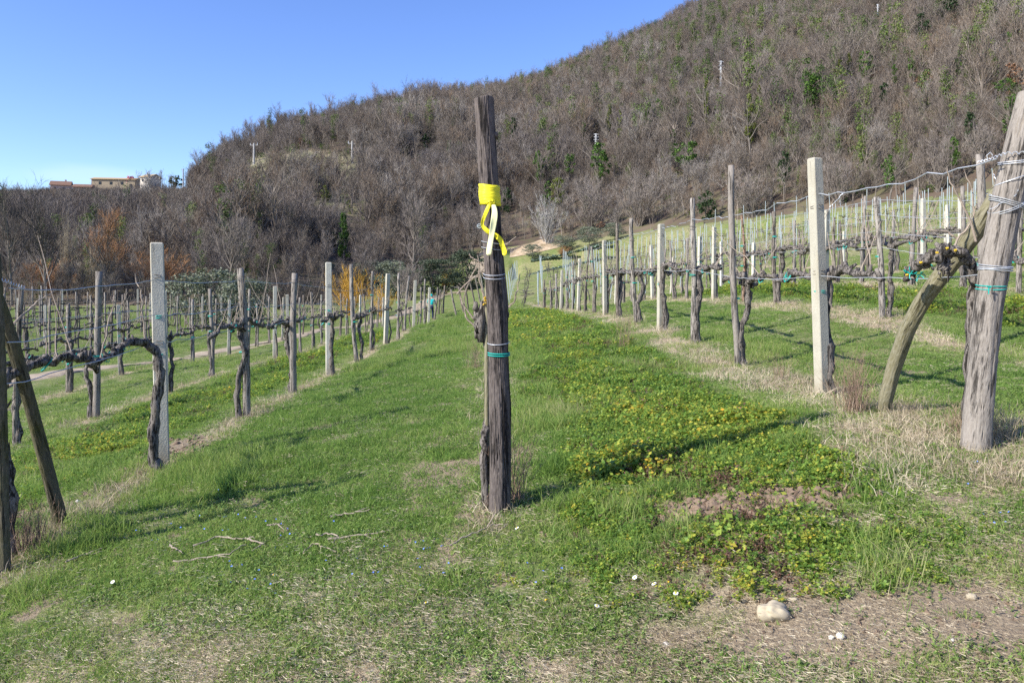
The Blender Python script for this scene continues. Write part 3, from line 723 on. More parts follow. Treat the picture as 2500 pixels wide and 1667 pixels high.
# --- trees one can tell apart
def place(o, px, d=None, py=None, z=None):
    if d is None: x, y, zz = hit(px, py)
    else: x, y = WX(px, d), d; zz = h1(x, y)
    o.location = (x, y, zz - .1); return o, y
def bare_thing(name, label, px, py, hpx, seed, mt='tree_bark', mg='grey_twigs', kind='tree', group=None, ivy=None, wpx=None, cat='tree', d=None, **kw):
    x, y, z = hit(px, py) if d is None else (WX(px, d), d, h1(WX(px, d), d))
    hh = hpx * y / F * 1.06
    kw.setdefault('tw', max(.03, y / F * .28 * 2.44 / (hh / 10) / (1 if hh > 4 else 1)) if True else .03)
    tr, tg, L1 = bare_tree(seed, 10, kind, **kw)
    s_ = hh / (10 if kind == 'tree' else 9)
    o = empty(name, (x, y, z - .1), random.uniform(0, 6)); tag(o, label, cat, group)
    ws = s_ if wpx is None else wpx * y / F / 9.0
    for mb, nm, mm in ((tr, 'trunk', mt), (tg, 'crown', mg)):
        c_ = mb.build(nm, M[mm], o); c_.scale = (ws, ws, s_)
    if ivy:
        lf = MB(); random.seed(seed)
        for i in range(ivy[1]):
            t = random.uniform(.05, ivy[2]); leaf_cloud(lf, (random.gauss(0, .45), random.gauss(0, .45), 10 * t), (.75, .75, .8), 26, .3)
        c_ = lf.build('ivy', M[ivy[0]], o); c_.scale = (ws, ws, s_)
    return o
def green_thing(name, label, px, py, hpx, wpx, seed, mm, group=None, cone=False, ncl=34, nlf=40, size=None, cat='tree', d=None, limbs=True, zlo=.12, trunk='tree_bark', loose=.0):
    x, y, z = hit(px, py) if d is None else (WX(px, d), d, h1(WX(px, d), d))
    hh = hpx * y / F; ww = wpx * y / F; random.seed(seed)
    o = empty(name, (x, y, z - .1)); tag(o, label, cat, group)
    size = math.sqrt((2.6 if 'ivy' in name else 3.4) * hh * (1 - zlo) * ww / (ncl * nlf * .37)); s0_ = zlo
    lf = MB(); leafy(lf, hh, ww, ncl, nlf, size, zlo, cone); lf.build('crown' if name != 'ivy_clad_tree' else 'ivy', M[mm], o)
    t = MB()
    T = limb((0, 0, -.2), (0, 0, 1), hh * .8, 5, .1, .06); t.tube(T, [max(.05, hh * .02) * (1 - .14 * i) for i in range(6)], 6, .15)
    for i in range(7):
        p, dd = on(T, random.uniform(.3, .95)); t.tube(limb(p, rdir(dd, random.uniform(.4, .9)), hh * .42, 4, .12, .15), [hh * .009, hh * .007, hh * .006, hh * .004, hh * .003], 4, cap=False)
    if name == 'ivy_clad_tree':
        for i in range(70):
            p, dd = on(T, random.uniform(.45, 1)); t.ribbon(limb(p, rdir(dd, random.uniform(.3, .9)), hh * random.uniform(.2, .4), 3, .1, .15), hh * .006)
    t.build('trunk', M[trunk], o)
    return o
for i, (px, py, hp, wp, mm, lab) in enumerate(IVY):
    e_ = SH if (px, py) in SHK else 0
    green_thing('ivy_clad_tree', lab, px, py + e_, hp + e_, wp, 900 + i, mm, None, ncl=22 if wp < 22 else 36, nlf=26, zlo=max(.05, e_ * .9 / (hp + e_)))
green_thing('evergreen_tree', 'dark green spire-shaped evergreen above the left row of posts', 838, 652, 118, 40, 41, 'ivy', cone=True, ncl=46, nlf=44, d=92)
green_thing('evergreen_tree', 'dark evergreen with a side branch left of the spire-shaped one', 812, 600, 52, 36, 42, 'ivy_dark', ncl=16, nlf=40, d=96)
for i, (px, hp, wp, lab) in enumerate((((58, 24, 30, 'dark evergreen on the skyline left of the small pink house')), (430, 34, 32, 'dark evergreen behind the skyline pole by the cream house'),
        (201, 26, 22, 'dark evergreen between the pink house and the long building'), (100, 18, 24, 'low evergreen on the skyline between the white hut and the pink house'))):
    green_thing('evergreen_tree', lab, px, 470, hp, wp, 60 + i, 'ivy_dark', ncl=22, nlf=30, d=float(np.interp(px, _ts[:, 0], _ts[:, 2])) - 8)
for i, (px, hp) in enumerate(((8, 26), (44, 30), (82, 28), (110, 22), (178, 22), (236, 16), (342, 28), (396, 32), (412, 26), (462, 26))):
    d = float(np.interp(px, _ts[:, 0], _ts[:, 2])) - 3
    bare_thing('bare_tree', 'small leafless tree on the skyline by the far houses', px, 0, hp + 8, 560 + i, 'tree_bark', 'grey_twigs', group='small leafless trees around the skyline houses', d=d, nb=10, ns=5, nt=4, tw=.05)
# skyline grove
for i, (px, hp) in enumerate(((505, 52), (525, 62), (548, 60), (575, 56), (603, 56), (630, 54), (662, 46), (690, 44), (724, 50), (766, 58), (803, 66), (826, 50), (860, 44), (893, 46), (958, 54), (1000, 46), (1030, 46), (1062, 48), (1100, 42), (1130, 38), (1160, 36))):
    d = float(np.interp(px, _ts[:, 0], _ts[:, 2])) - 4
    b_ = bare_thing('bare_tree', 'leafless tree standing on the skyline of the left ridge', px, 0, hp, 500 + i, 'tree_bark', 'grey_twigs', group='leafless trees along the ridge skyline', d=d, nb=13, ns=6, nt=5, tw=.05)
BARE = [
 (1010, 600, 215, 190, 'tree_bark', 'grey_twigs', 'tree', 'great bare tree with a wide fan crown left of the taped post', 90),
 (112, 740, 250, 210, 'tree_bark', 'dark_twigs', 'tree', 'big black-limbed bare tree at the far left wood edge', 67),
 (30, 740, 270, 180, 'tree_bark', 'dark_twigs', 'tree', 'tall dark bare tree at the very left edge of the wood', 65),
 (358, 570, 92, 80, 'pale_twigs', 'pale_twigs', 'tree', 'small whitish dead tree with bare forks above the left concrete post', 150),
 (1336, 608, 108, 90, 'pale_twigs', 'pale_twigs', 'fan', 'pale grey fan-shaped leafless tree on the terrace right of the taped post', 104),
 (250, 740, 200, 170, 'tree_bark', 'tawny_twigs', 'tree', 'russet-tinged bare tree in the wood below the skyline houses', 70),
 (700, 640, 120, 150, 'tree_bark', 'grey_twigs', 'fan', 'spreading greyish thicket tree above the big olive', 100),
 (560, 740, 200, 170, 'tree_bark', 'grey_twigs', 'tree', 'purple-brown bare tree above the olive bushes on the left', 70),
 (1150, 600, 120, 100, 'tree_bark', 'grey_twigs', 'tree', 'slim bare tree directly left of the tape tails', 103),
 (1440, 600, 130, 130, 'tree_bark', 'grey_twigs', 'fan', 'grey multi-stemmed tree behind the small olives', 108),
 (1560, 570, 120, 120, 'tree_bark', 'grey_twigs', 'fan', 'fan of grey stems at the wood edge behind the leaning post', 104),
 (1840, 545, 110, 150, 'tree_bark', 'grey_twigs', 'fan', 'dense brown thicket at the wood edge left of the tall white post', 92),
 (2050, 520, 120, 120, 'tree_bark', 'grey_twigs', 'fan', 'dense thicket of bare stems right of the tall white post', 86),
 (2290, 490, 120, 120, 'tree_bark', 'grey_twigs', 'fan', 'bare stems at the wood edge left of the big end post', 79),
 (2400, 470, 140, 110, 'tree_bark', 'grey_twigs', 'tree', 'tall bare tree at the wood edge near the right side', 76),
]
for i, (px, py, hp, wp, mt, mg, kd, lab, d) in enumerate(BARE):
    kw = dict(nb=16, ns=8, nt=6, spread=.95) if kd == 'tree' else dict(nb=22, ns=8, nt=6, spread=.7)
    bare_thing('bare_tree', lab, px, py, hp, 700 + i, mt, mg, kd, wpx=wp, d=d, **kw)
# olives, willows and hedges around the field
OL = [(520, 800, 140, 200, 46, 'olive_leaf', 'broad grey-green olive bush beyond the left posts'), (610, 790, 112, 150, 50, 'olive_leaf', 'second olive bush joined to the broad one on the left'),
 (960, 690, 90, 110, 80, 'olive_leaf', 'olive tree left of the small yellow willow'), (1060, 668, 88, 130, 82, 'olive_dark', 'big shaded olive tree above the yellow willow'),
 (1140, 668, 100, 130, 86, 'olive_dark', 'big dark olive tree behind the taped post at tape-tail height'),
 (1300, 622, 42, 50, 100, 'olive_leaf', 'small olive on the sandy terrace'), (1375, 612, 44, 60, 100, 'olive_leaf', 'olive right of the sandy terrace'), (1440, 606, 52, 70, 98, 'olive_leaf', 'olive tree right of the pale fan-shaped tree'),
 (1500, 600, 44, 60, 98, 'olive_leaf', 'last olive of the terrace line behind the bunched posts'), (905, 700, 60, 90, 86, 'olive_leaf', 'low olive bush above the left posts')]
for i, (px, py, hp, wp, d, mm, lab) in enumerate(OL):
    green_thing('olive_tree', lab, px, py, hp, wp, 1200 + i, mm, cone=False, ncl=90, nlf=60, d=d, cat='olive tree', zlo=.1 if wp > 90 else .3, size=d / F * 2.44 * .55)
WL = [(855, 740, 108, 100, 62, 'willow_twigs', 'large orange-yellow willow shrub behind the left posts'), (935, 752, 76, 70, 60, 'willow_twigs', 'yellow willow shrub right of the large orange-yellow one'),
 (1088, 702, 52, 38, 84, 'willow_twigs', 'small round golden pollard willow beside the track'), (400, 745, 100, 150, 72, 'tawny_twigs', 'rust-brown hedge bush behind the left concrete post'),
 (130, 720, 80, 120, 72, 'tawny_twigs', 'rust-orange shrub at the wood edge far left'), (690, 760, 90, 110, 66, 'dark_twigs', 'dark leafless shrub right of the broad olive'),
 (1000, 720, 90, 90, 76, 'grey_twigs', 'mossy grey shrub left of the golden pollard willow'), (230, 735, 110, 110, 71, 'straw_scrub', 'shaggy greyish creeper-draped shrub at the wood edge left'),
 (165, 735, 175, 44, 73, 'straw_scrub', 'tall creeper-covered pillar of dead vines at the wood edge'),
 (1375, 632, 22, 40, 98, 'tawny_twigs', 'small reddish bush on the sandy terrace'), (760, 745, 60, 90, 72, 'dark_twigs', 'dark shrub left of the large willow')]
for i, (px, py, hp, wp, d, mm, lab) in enumerate(WL):
    bare_thing('willow_shrub' if 'willow' in lab else 'bare_shrub', lab, px, py, hp, 1300 + i, mm, mm, 'fan', wpx=wp, d=d, cat='shrub', nb=34, ns=9, nt=5, spread=1.0 if wp > 60 else .7, tw=.05)
# blossoming tree
green_thing('blossom_tree', 'pink blossoming tree on the skyline beside the long building', 317, 470, 32, 24, 77, 'pink_blossom', ncl=26, nlf=26, d=378, cat='tree', zlo=.4)

# ------------------------------------------------------------------ houses, poles
def gable(name, label, px, d, wpx, hwall, roofh, depth, rz, mw, mroof, wins=(), chim=False, door=None, lift=0.0):
    x = WX(px, d); z = h1(x, d) + lift; W = wpx * d / F
    o = empty(name, (x, d, z), rz); tag(o, label, 'house')
    b = MB(); hw, hd = W / 2, depth / 2
    v = [(-hw, -hd, -4), (hw, -hd, -4), (hw, hd, -4), (-hw, hd, -4), (-hw, -hd, hwall), (hw, -hd, hwall), (hw, hd, hwall), (-hw, hd, hwall), (-hw, 0, hwall + roofh), (hw, 0, hwall + roofh)]
    b.add(v, [(0, 1, 5, 4), (2, 3, 7, 6)], [(1, 2, 6), (1, 6, 5), (3, 0, 4), (3, 4, 7), (5, 6, 9), (7, 4, 8)]); b.build('wall', M[mw], o)
    r_ = MB(); ov = .5
    for s_ in (-1, 1):
        y0 = s_ * (hd + ov); zz = hwall - roofh * ov / hd
        q_ = [(-hw - ov, y0, zz), (hw + ov, y0, zz), (hw + ov, 0, hwall + roofh + .02), (-hw - ov, 0, hwall + roofh + .02)]
        v = [Vector(a) + Vector((0, 0, .05)) for a in q_] + [Vector(a) + Vector((0, 0, .3)) for a in q_]
        r_.add(v, [(0, 1, 2, 3), (7, 6, 5, 4), (0, 4, 5, 1), (1, 5, 6, 2), (2, 6, 7, 3), (3, 7, 4, 0)])
    rf = r_.build('roof', M[mroof], o)
    if chim:
        c_ = MB(); c_.box((hw * .4, hd * .3, hwall + roofh + .4), .7, .7, 1.6); c_.build('chimney', M[mw], rf)
    for wx, wz, ww, wh in wins:
        w_ = MB(); w_.box((wx, -hd - .02, wz), ww, .12, wh); w_.build('window', M['window_dark'], o)
    if door:
        w_ = MB(); w_.box((door, -hd - .02, 1.1), 1.2, .12, 2.2); w_.build('door', M['window_dark'], o)
gable('house', 'small pink house with a tiled gable roof on the skyline', 150, 385, 42, 5.2, 2.0, 7, .35, 'wall_pink', 'roof_tile', [(-2.2, 3.4, 1, 1.3), (1.5, 3.4, 1, 1.3), (-2.2, .8, 1, 1.3)], True, 2.0, 3.2)
gable('house', 'low brick-coloured outbuilding leaning on the small pink house', 135, 380, 30, 3.0, 1.2, 6, .35, 'wall_brick', 'roof_tile', [(0, 1.4, 1, 1)], lift=1.8)
gable('house', 'long low building with a cream gable end on the skyline', 285, 380, 100, 4.4, 1.1, 9, .12, 'wall_cream', 'roof_tan', [(-6, 2.6, 1.2, 1.3), (-1, 2.6, 1.2, 1.3), (4, 2.6, 1.2, 1.3)], False, 8, 1.0)
gable('house', 'brick-red roofed shed in front of the long low building', 205, 370, 40, 2.4, 1.3, 6, .2, 'wall_brick', 'roof_tile', [(1, 1.2, 1, .9)], lift=1.5)
gable('house', 'cream cottage half hidden by bare trees right of the pink blossom', 368, 372, 30, 3.9, 1.3, 7, -.3, 'wall_white', 'roof_tan', [(-1.5, 2.4, .9, 1.2), (1.5, 2.4, .9, 1.2)], False, 0, .3)
gable('house', 'tiny white flat hut at the left end of the skyline', 26, 402, 22, 4.4, .4, 4, .1, 'wall_white', 'wall_white', [(0, 3.2, 1.6, .7)], lift=.8)
gable('house', 'tan walled ruin among the trees on the ridge left of the taped post', 980, 322, 22, 3.0, 1.0, 5, .1, 'wall_cream', 'roof_tan', [(0, 1.8, .8, 1)], lift=.5)
def pole(label, px, py, hpx, rad=.16, arm=.9, d=None):
    x, y, z = hit(px, py) if d is None else (WX(px, d), d, h1(WX(px, d), d))
    hh = hpx * y / F; o = empty('utility_pole', (x, y, z)); tag(o, label, 'pole')
    b = MB(); b.tube([(0, 0, -1), (0, 0, hh)], [rad * 1.25, rad * .8], 8); b.build('shaft', M['pole_concrete'], o)
    b = MB(); b.box((0, 0, hh - .5), arm * 2, .12, .14); b.build('crossarm', M['pole_concrete'], o)
    for s_ in (-1, 0, 1):
        b = MB(); b.tube([(s_ * arm * .9, 0, hh - .45), (s_ * arm * .9, 0, hh + .05)], [.09, .05], 6); b.build('insulator', M['pylon'], o)
pole('grey concrete power pole near the left end of the hill clearing', 620, 402, 52, .26)
pole('grey concrete power pole at the right end of the hill clearing', 860, 400, 54, .26)
pole('pale power pole in front of the dark skyline evergreen by the cream house', 447, 458, 46, .28)
pole('slender pole rising from the bushes left of the small pink house', 127, 478, 38, .2, .6, d=392)
pole('tall lamp-like mast with a short bar behind the long building', 216, 478, 44, .16, 1.2, d=392)
def pylon(label, px, py, hpx, wpx):
    x, y, z = hit(px, py); hh = hpx * y / F; w_ = wpx * y / F * .5
    o = empty('lattice_pylon', (x, y, z)); tag(o, label, 'pylon'); b = MB(); rr_ = max(.06, y / F * .42)
    bw = w_ * .16
    for sx, sy in ((-1, -1), (1, -1), (1, 1), (-1, 1)):
        b.tube([(sx * bw * 1.6, sy * bw * 1.6, -1), (sx * bw, sy * bw, hh)], rr_, 4)
    n_ = 12
    for i in range(n_):
        z0, z1 = hh * i / n_, hh * (i + 1) / n_
        for a, c_ in (((-1, -1), (1, -1)), ((1, -1), (1, 1)), ((1, 1), (-1, 1)), ((-1, 1), (-1, -1))):
            b.tube([(a[0] * bw * 1.1, a[1] * bw * 1.1, z0), (c_[0] * bw * 1.1, c_[1] * bw * 1.1, z1)], rr_ * .55, 3)
    b.build('mast', M['pylon'], o)
    for fz, s_ in ((.97, 1), (.84, -1), (.72, 1)):
        b = MB(); b.tube([(-w_ * .75, 0, hh * fz), (0, 0, hh * fz + w_ * .25), (w_, 0, hh * fz)], rr_, 4); b.tube([(-w_ * .75, 0, hh * fz), (w_, 0, hh * fz)], rr_ * .8, 4); b.build('crossarm', M['pylon'], o)
pylon('white lattice pylon above the large bushy ivy-clad tree', 1455, 380, 52, 14)
pylon('white lattice pylon in the middle of the wooded slope', 1760, 226, 76, 14)
pylon('small white far pylon near the top of the mountain', 2143, 40, 28, 8)
# sandy bank on the terrace
V = []; Q = []; nx_, ny_ = 40, 8
for j in range(ny_):
    for i in range(nx_):
        px = 1245 + 130 * i / (nx_ - 1); d = 102.5 + 4.5 * j / (ny_ - 1)
        x = WX(px, d); V.append((x, d, h1(x, d) + .05 + .9 * math.sin(math.pi * j / (ny_ - 1)) * math.sin(math.pi * i / (nx_ - 1)) * (0.7 + .6 * float(vnoise(x, d, .6, 3)))))
Q = [(j * nx_ + i, j * nx_ + i + 1, (j + 1) * nx_ + i + 1, (j + 1) * nx_ + i) for j in range(ny_ - 1) for i in range(nx_ - 1)]
me = mesh_np('earth_bank', V, Q)
m, n, b = mat('sand_bank'); c = mixc(n, remap(n, noise(n, .9, 6, coord(n), .7), .35, .65), (.20, .15, .08), (.52, .40, .28)); n.links.new(c, b.inputs['Base Color']); me.materials.append(m)
o = bpy.data.objects.new('earth_bank', me); COL.objects.link(o); tag(o, kind='structure')
# ------------------------------------------------------------------ posts, vines, wires
ORD = 'first second third fourth fifth sixth seventh eighth ninth tenth eleventh twelfth thirteenth fourteenth fifteenth sixteenth seventeenth eighteenth nineteenth twentieth twenty-first twenty-second twenty-third twenty-fourth'.split()
ROWN = {'L1': 'near left row', 'L2': 'second left row', 'L3': 'third left row beside the track', 'R1': 'near right row', 'R2': 'second right row', 'R3': 'third right row', 'R4': 'fourth right row', 'R5': 'fifth right row', 'R6': 'sixth right row', 'C': 'row behind the taped post'}
KN = {'wood': ('wooden_post', 'weathered grey wooden post'), 'silver': ('wooden_post', 'smooth silvery wooden post'), 'concrete': ('concrete_post', 'square pale concrete post'), 'rust': ('wooden_post', 'thin flaking orange-rusted post')}
def detail_post(name, pix, d, wpx, matn, parent=None, nz_=200, na=96, depth=.0055, sc=1.0, dd=None, seed=0, origin=None, topcut=0.0):
    """a timber whose axis runs through pixels PIX at depth D, its grain and cracks modelled"""
    C = [Vector(PW(a, b, d if dd is None else dd[i])) for i, (a, b) in enumerate(pix)]
    L_ = [0]
    for i in range(1, len(C)): L_.append(L_[-1] + (C[i] - C[i - 1]).length)
    L_ = np.array(L_); T = np.linspace(0, L_[-1], nz_)
    cc = np.stack([np.interp(T, L_, [c[k] for c in C]) for k in range(3)], 1)
    for _ in range(12): cc[1:-1] = (cc[:-2] + cc[2:] + cc[1:-1] * 2) / 4
    wd = np.interp(T, L_, [w_ * (d if dd is None else dd[i]) / F / 2 for i, w_ in enumerate(wpx)])
    ax = Vector(C[-1] - C[0]).normalized()
    a = Vector((0, -1, 0)); a = (a - ax * a.dot(ax)).normalized(); b_ = ax.cross(a)
    th = np.linspace(0, 2 * np.pi, na, endpoint=False)
    TH, TT = np.meshgrid(th, T)
    r0 = wd[:, None]
    cxn = np.cos(TH) * 3; syn = np.sin(TH) * 3
    lump = (fbm(cxn + TT * 1.5, syn + TT * 2.1, .8, seed + 5, 3) - .5) * .16
    def per(s, o): return fbm(np.cos(TH) * s + 50 + TT * .9, np.sin(TH) * s + TT * .6, 1, o, 3)
    g = per(9, seed + 9); g2 = fbm(np.cos(TH) * 20 + TT * .5, np.sin(TH) * 20 + TT * 4, 1, seed + 17, 2)
    cr = 1 - np.clip(np.abs(g - .5) / .022, 0, 1); cr *= sstep(.42, .6, fbm(np.cos(TH) * 2 + 9, np.sin(TH) * 2 + TT * 2.5, 1, seed + 23, 2))
    r = r0 * (1 + lump) + (g2 - .5) * .005 * sc - cr * depth * 1.6
    P = cc[:, None, :] + (np.cos(TH) * r)[..., None] * np.array(a) + (np.sin(TH) * r)[..., None] * np.array(b_)
    if topcut:   # uneven sawn top
        P[-3:, :, 2] += (topcut * np.sin(TH[-3:] * 1.0 + 1.0) + .3 * topcut * np.sin(3 * TH[-3:]))
    V = P.reshape(-1, 3)
    org = Vector(C[0]) if origin is None else Vector(origin)
    i_ = np.arange(nz_ - 1)[:, None] * na; k = np.arange(na)[None]
    q_ = np.stack([i_ + k, i_ + (k + 1) % na, i_ + na + (k + 1) % na, i_ + na + k], -1).reshape(-1, 4)
    ctr = P[-1].mean(0); V = np.vstack([V, ctr - np.array([0, 0, .004])]); tk = (nz_ - 1) * na
    t_ = np.stack([tk + np.arange(na), tk + (np.arange(na) + 1) % na, np.full(na, len(V) - 1)], 1)
    # local frame: z along the timber so that the grain follows it
    Rm = Matrix((b_.cross(ax) * 1, b_, ax)).transposed(); Rm = Matrix((Vector(b_.cross(ax)), b_, ax)).transposed()
    Vl = (V - np.array(org)) @ np.array(Rm)
    me = mesh_np(name, Vl, q_, t_); me.polygons.foreach_set('use_smooth', [True] * len(me.polygons)); me.materials.append(M[matn])
    o = bpy.data.objects.new(name, me); COL.objects.link(o)
    o.matrix_world = Matrix.Translation(org) @ Rm.to_4x4()
    if parent: 
        o.parent = parent; o.matrix_parent_inverse = Matrix.Identity(4); o.matrix_basis = parent.matrix_world.inverted() @ o.matrix_world if False else Matrix.Translation(org - parent.location) @ Rm.to_4x4()
    return o
def ring(mb, c, r, wr, n=22, tilt=(0, 0), rnd=None, drift=0.0):
    P = []
    for i in range(n + 1):
        a = 2 * math.pi * i / n
        P.append(Vector(c) + Vector((math.cos(a) * r, math.sin(a) * r, tilt[0] * math.cos(a) * r + tilt[1] * math.sin(a) * r + drift * i / n)))
    mb.tube(P, wr, 4, cap=False)
def post(label, kind, x, y, hgt, w_, lean=(0, 0), ties=(), seed=0, group=None, simple=False, z=None):
    random.seed(seed)
    z = h1(x, y) if z is None else z
    nm = KN[kind][0]; b = MB()
    if kind == 'concrete':
        hw = w_ * .62
        P = [Vector((lean[0] * t, lean[1] * t, -.15 + (hgt + .15) * t)) for t in (0, .5, 1)]
        # bevelled square section
        v = []; m_ = []; bev = .13; ct = [(-1, -1 + bev), (-1 + bev, -1), (1 - bev, -1), (1, -1 + bev), (1, 1 - bev), (1 - bev, 1), (-1 + bev, 1), (-1, 1 - bev)]
        ra = random.uniform(.2, .55); ca, sa = math.cos(ra), math.sin(ra)
        for i, p in enumerate(P + [P[-1] + Vector((0, 0, .012))]):
            k_ = hw * (1.03, 1, .97, .80)[i]
            for a, c_ in ct: v.append(p + Vector(((a * ca - c_ * sa) * k_, (a * sa + c_ * ca) * k_, 0)))
        q_ = [(i * 8 + k, i * 8 + (k + 1) % 8, i * 8 + 8 + (k + 1) % 8, i * 8 + 8 + k) for i in range(3) for k in range(8)]
        v.append(P[-1] + Vector((0, 0, .015))); b.add(v, q_, [(24 + k, 24 + (k + 1) % 8, 32) for k in range(8)])
        mm = 'concrete'
    else:
        n_ = 10 if not simple else 5; sg = 8 if simple else 14
        bx, by = random.gauss(0, .025), random.gauss(0, .025)
        P = []; rad = []
        ww = random.uniform(.8, 1.2)
        for i in range(n_ + 1):
            t = i / n_
            P.append(Vector((lean[0] * t + bx * math.sin(t * 3.14) + (0 if simple else random.gauss(0, .004)), lean[1] * t + by * math.sin(t * 3.14 * ww), -.12 + (hgt + .12) * t)))
            rad.append(w_ / 2 * (1.12 - .18 * t + (0 if simple else random.gauss(0, .025))))
        b.tube(P, rad, sg, .05 if kind == 'silver' else .09)
        mm = {'wood': 'post_timber', 'silver': 'grey_timber', 'rust': 'rusty_bark'}[kind]
    if simple:
        o = b.build(nm, M[mm], None, kind != 'concrete', (x, y, z)); return tag(o, label, 'post', group)
    o = empty(nm, (x, y, z)); tag(o, label, 'post', group)
    b.build('shaft', M[mm], o, kind != 'concrete')
    if y < 17 and hgt > 1.6:
        for th in (1.12, 1.72):
            c_ = MB(); t = th / hgt; ring(c_, (lean[0] * t, lean[1] * t, th), w_ * .68, .003, 16, (random.uniform(-.2, .2), .1)); ring(c_, (lean[0] * t, lean[1] * t, th + .02), w_ * .66, .003, 16, (random.uniform(-.3, .3), -.1)); c_.build('tie_wire', M['tree_bark'], o)
    for th in ties:
        t = th / hgt; c_ = MB()
        for k in range(2): ring(c_, (lean[0] * t, lean[1] * t, th + k * .012), w_ * .64, .0042 if y < 12 else .006, 16, (random.uniform(-.15, .15), random.uniform(-.1, .1)))
        c_.build('tie', M['teal_tie'], o)
    return o
def gnarl(P, n, amp):
    Q = []
    for i in range(n + 1):
        p, d = on(P, i / n * .9999); Q.append(p + Vector((random.gauss(0, amp), random.gauss(0, amp), random.gauss(0, amp * .6))))
    return Q
def vine(label, x, y, rowdir, seed, detail=2, hgt=1.13, lean=(0, 0), arms=(1.15, 1.15), ncane=5, group=None, r0=.036, z=None, canes=None):
    """gnarled cordon vine: trunk, two arms along the row, bare canes"""
    random.seed(seed); z = h1(x, y) if z is None else z
    o = empty('grape_vine', (x, y, z)); tag(o, label, 'vine', group)
    sd_ = 9 if detail > 1 else 6
    T = gnarl([Vector((0, 0, -.1)), Vector((lean[0] * .3 + random.gauss(0, .04), lean[1] * .3, hgt * .35)), Vector((lean[0] * .7 + random.gauss(0, .04), lean[1] * .7, hgt * .7)), Vector((lean[0], lean[1], hgt - .05))], 16 if detail > 1 else 9, .010 if detail > 1 else .008)
    b = MB(); b.tube(T, [r0 * (1.2 - .35 * i / len(T)) for i in range(len(T))], sd_, .36)
    if detail > 1:      # shreds of peeling bark
        for i in range(26):
            p, dd = on(T, random.uniform(.05, .95)); a_ = random.uniform(0, 6.28); p = p + Vector((math.cos(a_), math.sin(a_), 0)) * r0 * 1.0
            b.ribbon([p, p + dd * .05 + Vector((math.cos(a_), math.sin(a_), 0)) * .006, p + dd * .10 + Vector((math.cos(a_), math.sin(a_), 0)) * .016], .012)
    # knobbly head
    for i in range(5 if detail > 1 else 2):
        p = T[-1] + Vector((random.gauss(0, .035), random.gauss(0, .05), random.gauss(-.01, .03)))
        b.tube([p, p + rdir(Vector((0, 0, 1)), random.uniform(0, 1.6)) * .09], [r0 * random.uniform(.8, 1.1), r0 * .55], 7, .35)
    b.build('trunk', M['vine_bark'], o, True)
    rd = Vector(rowdir).normalized(); tops = []
    for sgn, al in zip((1, -1), arms):
        if al <= 0: continue
        A_ = [T[-1]]
        nseg = max(4, int(al / .16))
        for i in range(1, nseg + 1):
            t = i / nseg
            A_.append(T[-1] + rd * sgn * al * t + Vector((random.gauss(0, .02), 0, .05 * math.sin(t * 3.1) + random.gauss(0, .022) - .02 * t)))
        A2 = gnarl(A_, nseg * (3 if detail > 1 else 2), .009 if detail > 1 else .006)
        b = MB(); b.tube(A2, [r0 * (.85 - .3 * i / len(A2)) for i in range(len(A2))], sd_, .38)
        for i in range(int(al * (9 if detail > 1 else 6))):
            p, dd = on(A2, random.uniform(.08, 1)); u = rdir(Vector((0, 0, 1)), random.uniform(0, 1.5))
            b.tube([p, p + u * random.uniform(.05, .10)], [r0 * .66, r0 * .42], 6, .35); tops.append(p + u * .05)
        b.build('cordon', M['vine_bark'], o, True)
    for i in range(ncane):
        if not tops: break
        p = random.choice(tops); l = random.uniform(.3, 1.0); u = rdir(Vector((0, 0, 1)), random.uniform(.05, .9))
        P = limb(p, u, l, 6, .05, .10); b = MB()
        b.tube(P, [.0058 - .0006 * k for k in range(len(P))] if detail > 1 else .006, 4 if detail < 2 else 5, cap=False)
        b.build('cane', M['cane_bark'], o)
    if detail > 1:
        for i in range(2):
            if tops:
                p = random.choice(tops); b = MB(); ring(b, p - Vector((0, 0, .05)), .03, .0035, 10, (1.2, .4)); ring(b, p - Vector((0, 0, .04)), .034, .0035, 10, (.9, .8)); b.build('tie', M['teal_tie'], o)
    return o
def wire(label, P, r=.0032, group=None, wav=.006):
    random.seed(len(label) + len(P)); Q = []
    for i in range(len(P) - 1):
        a, c_ = Vector(P[i]), Vector(P[i + 1]); n_ = max(3, min(16, int((c_ - a).length / .16)))
        sag = random.uniform(.01, .035)
        for k in range(n_):
            t = k / n_; p = a.lerp(c_, t); p.z -= sag * 4 * t * (1 - t); p.z += random.gauss(0, wav); p.x += random.gauss(0, wav); Q.append(p)
    Q.append(Vector(P[-1])); b = MB()
    org = Q[0].copy(); b.tube([q_ - org for q_ in Q], r, 4, cap=False)
    o = b.build('trellis_wire', M['wire'], None, False, org); tag(o, label, 'wire', group); return o

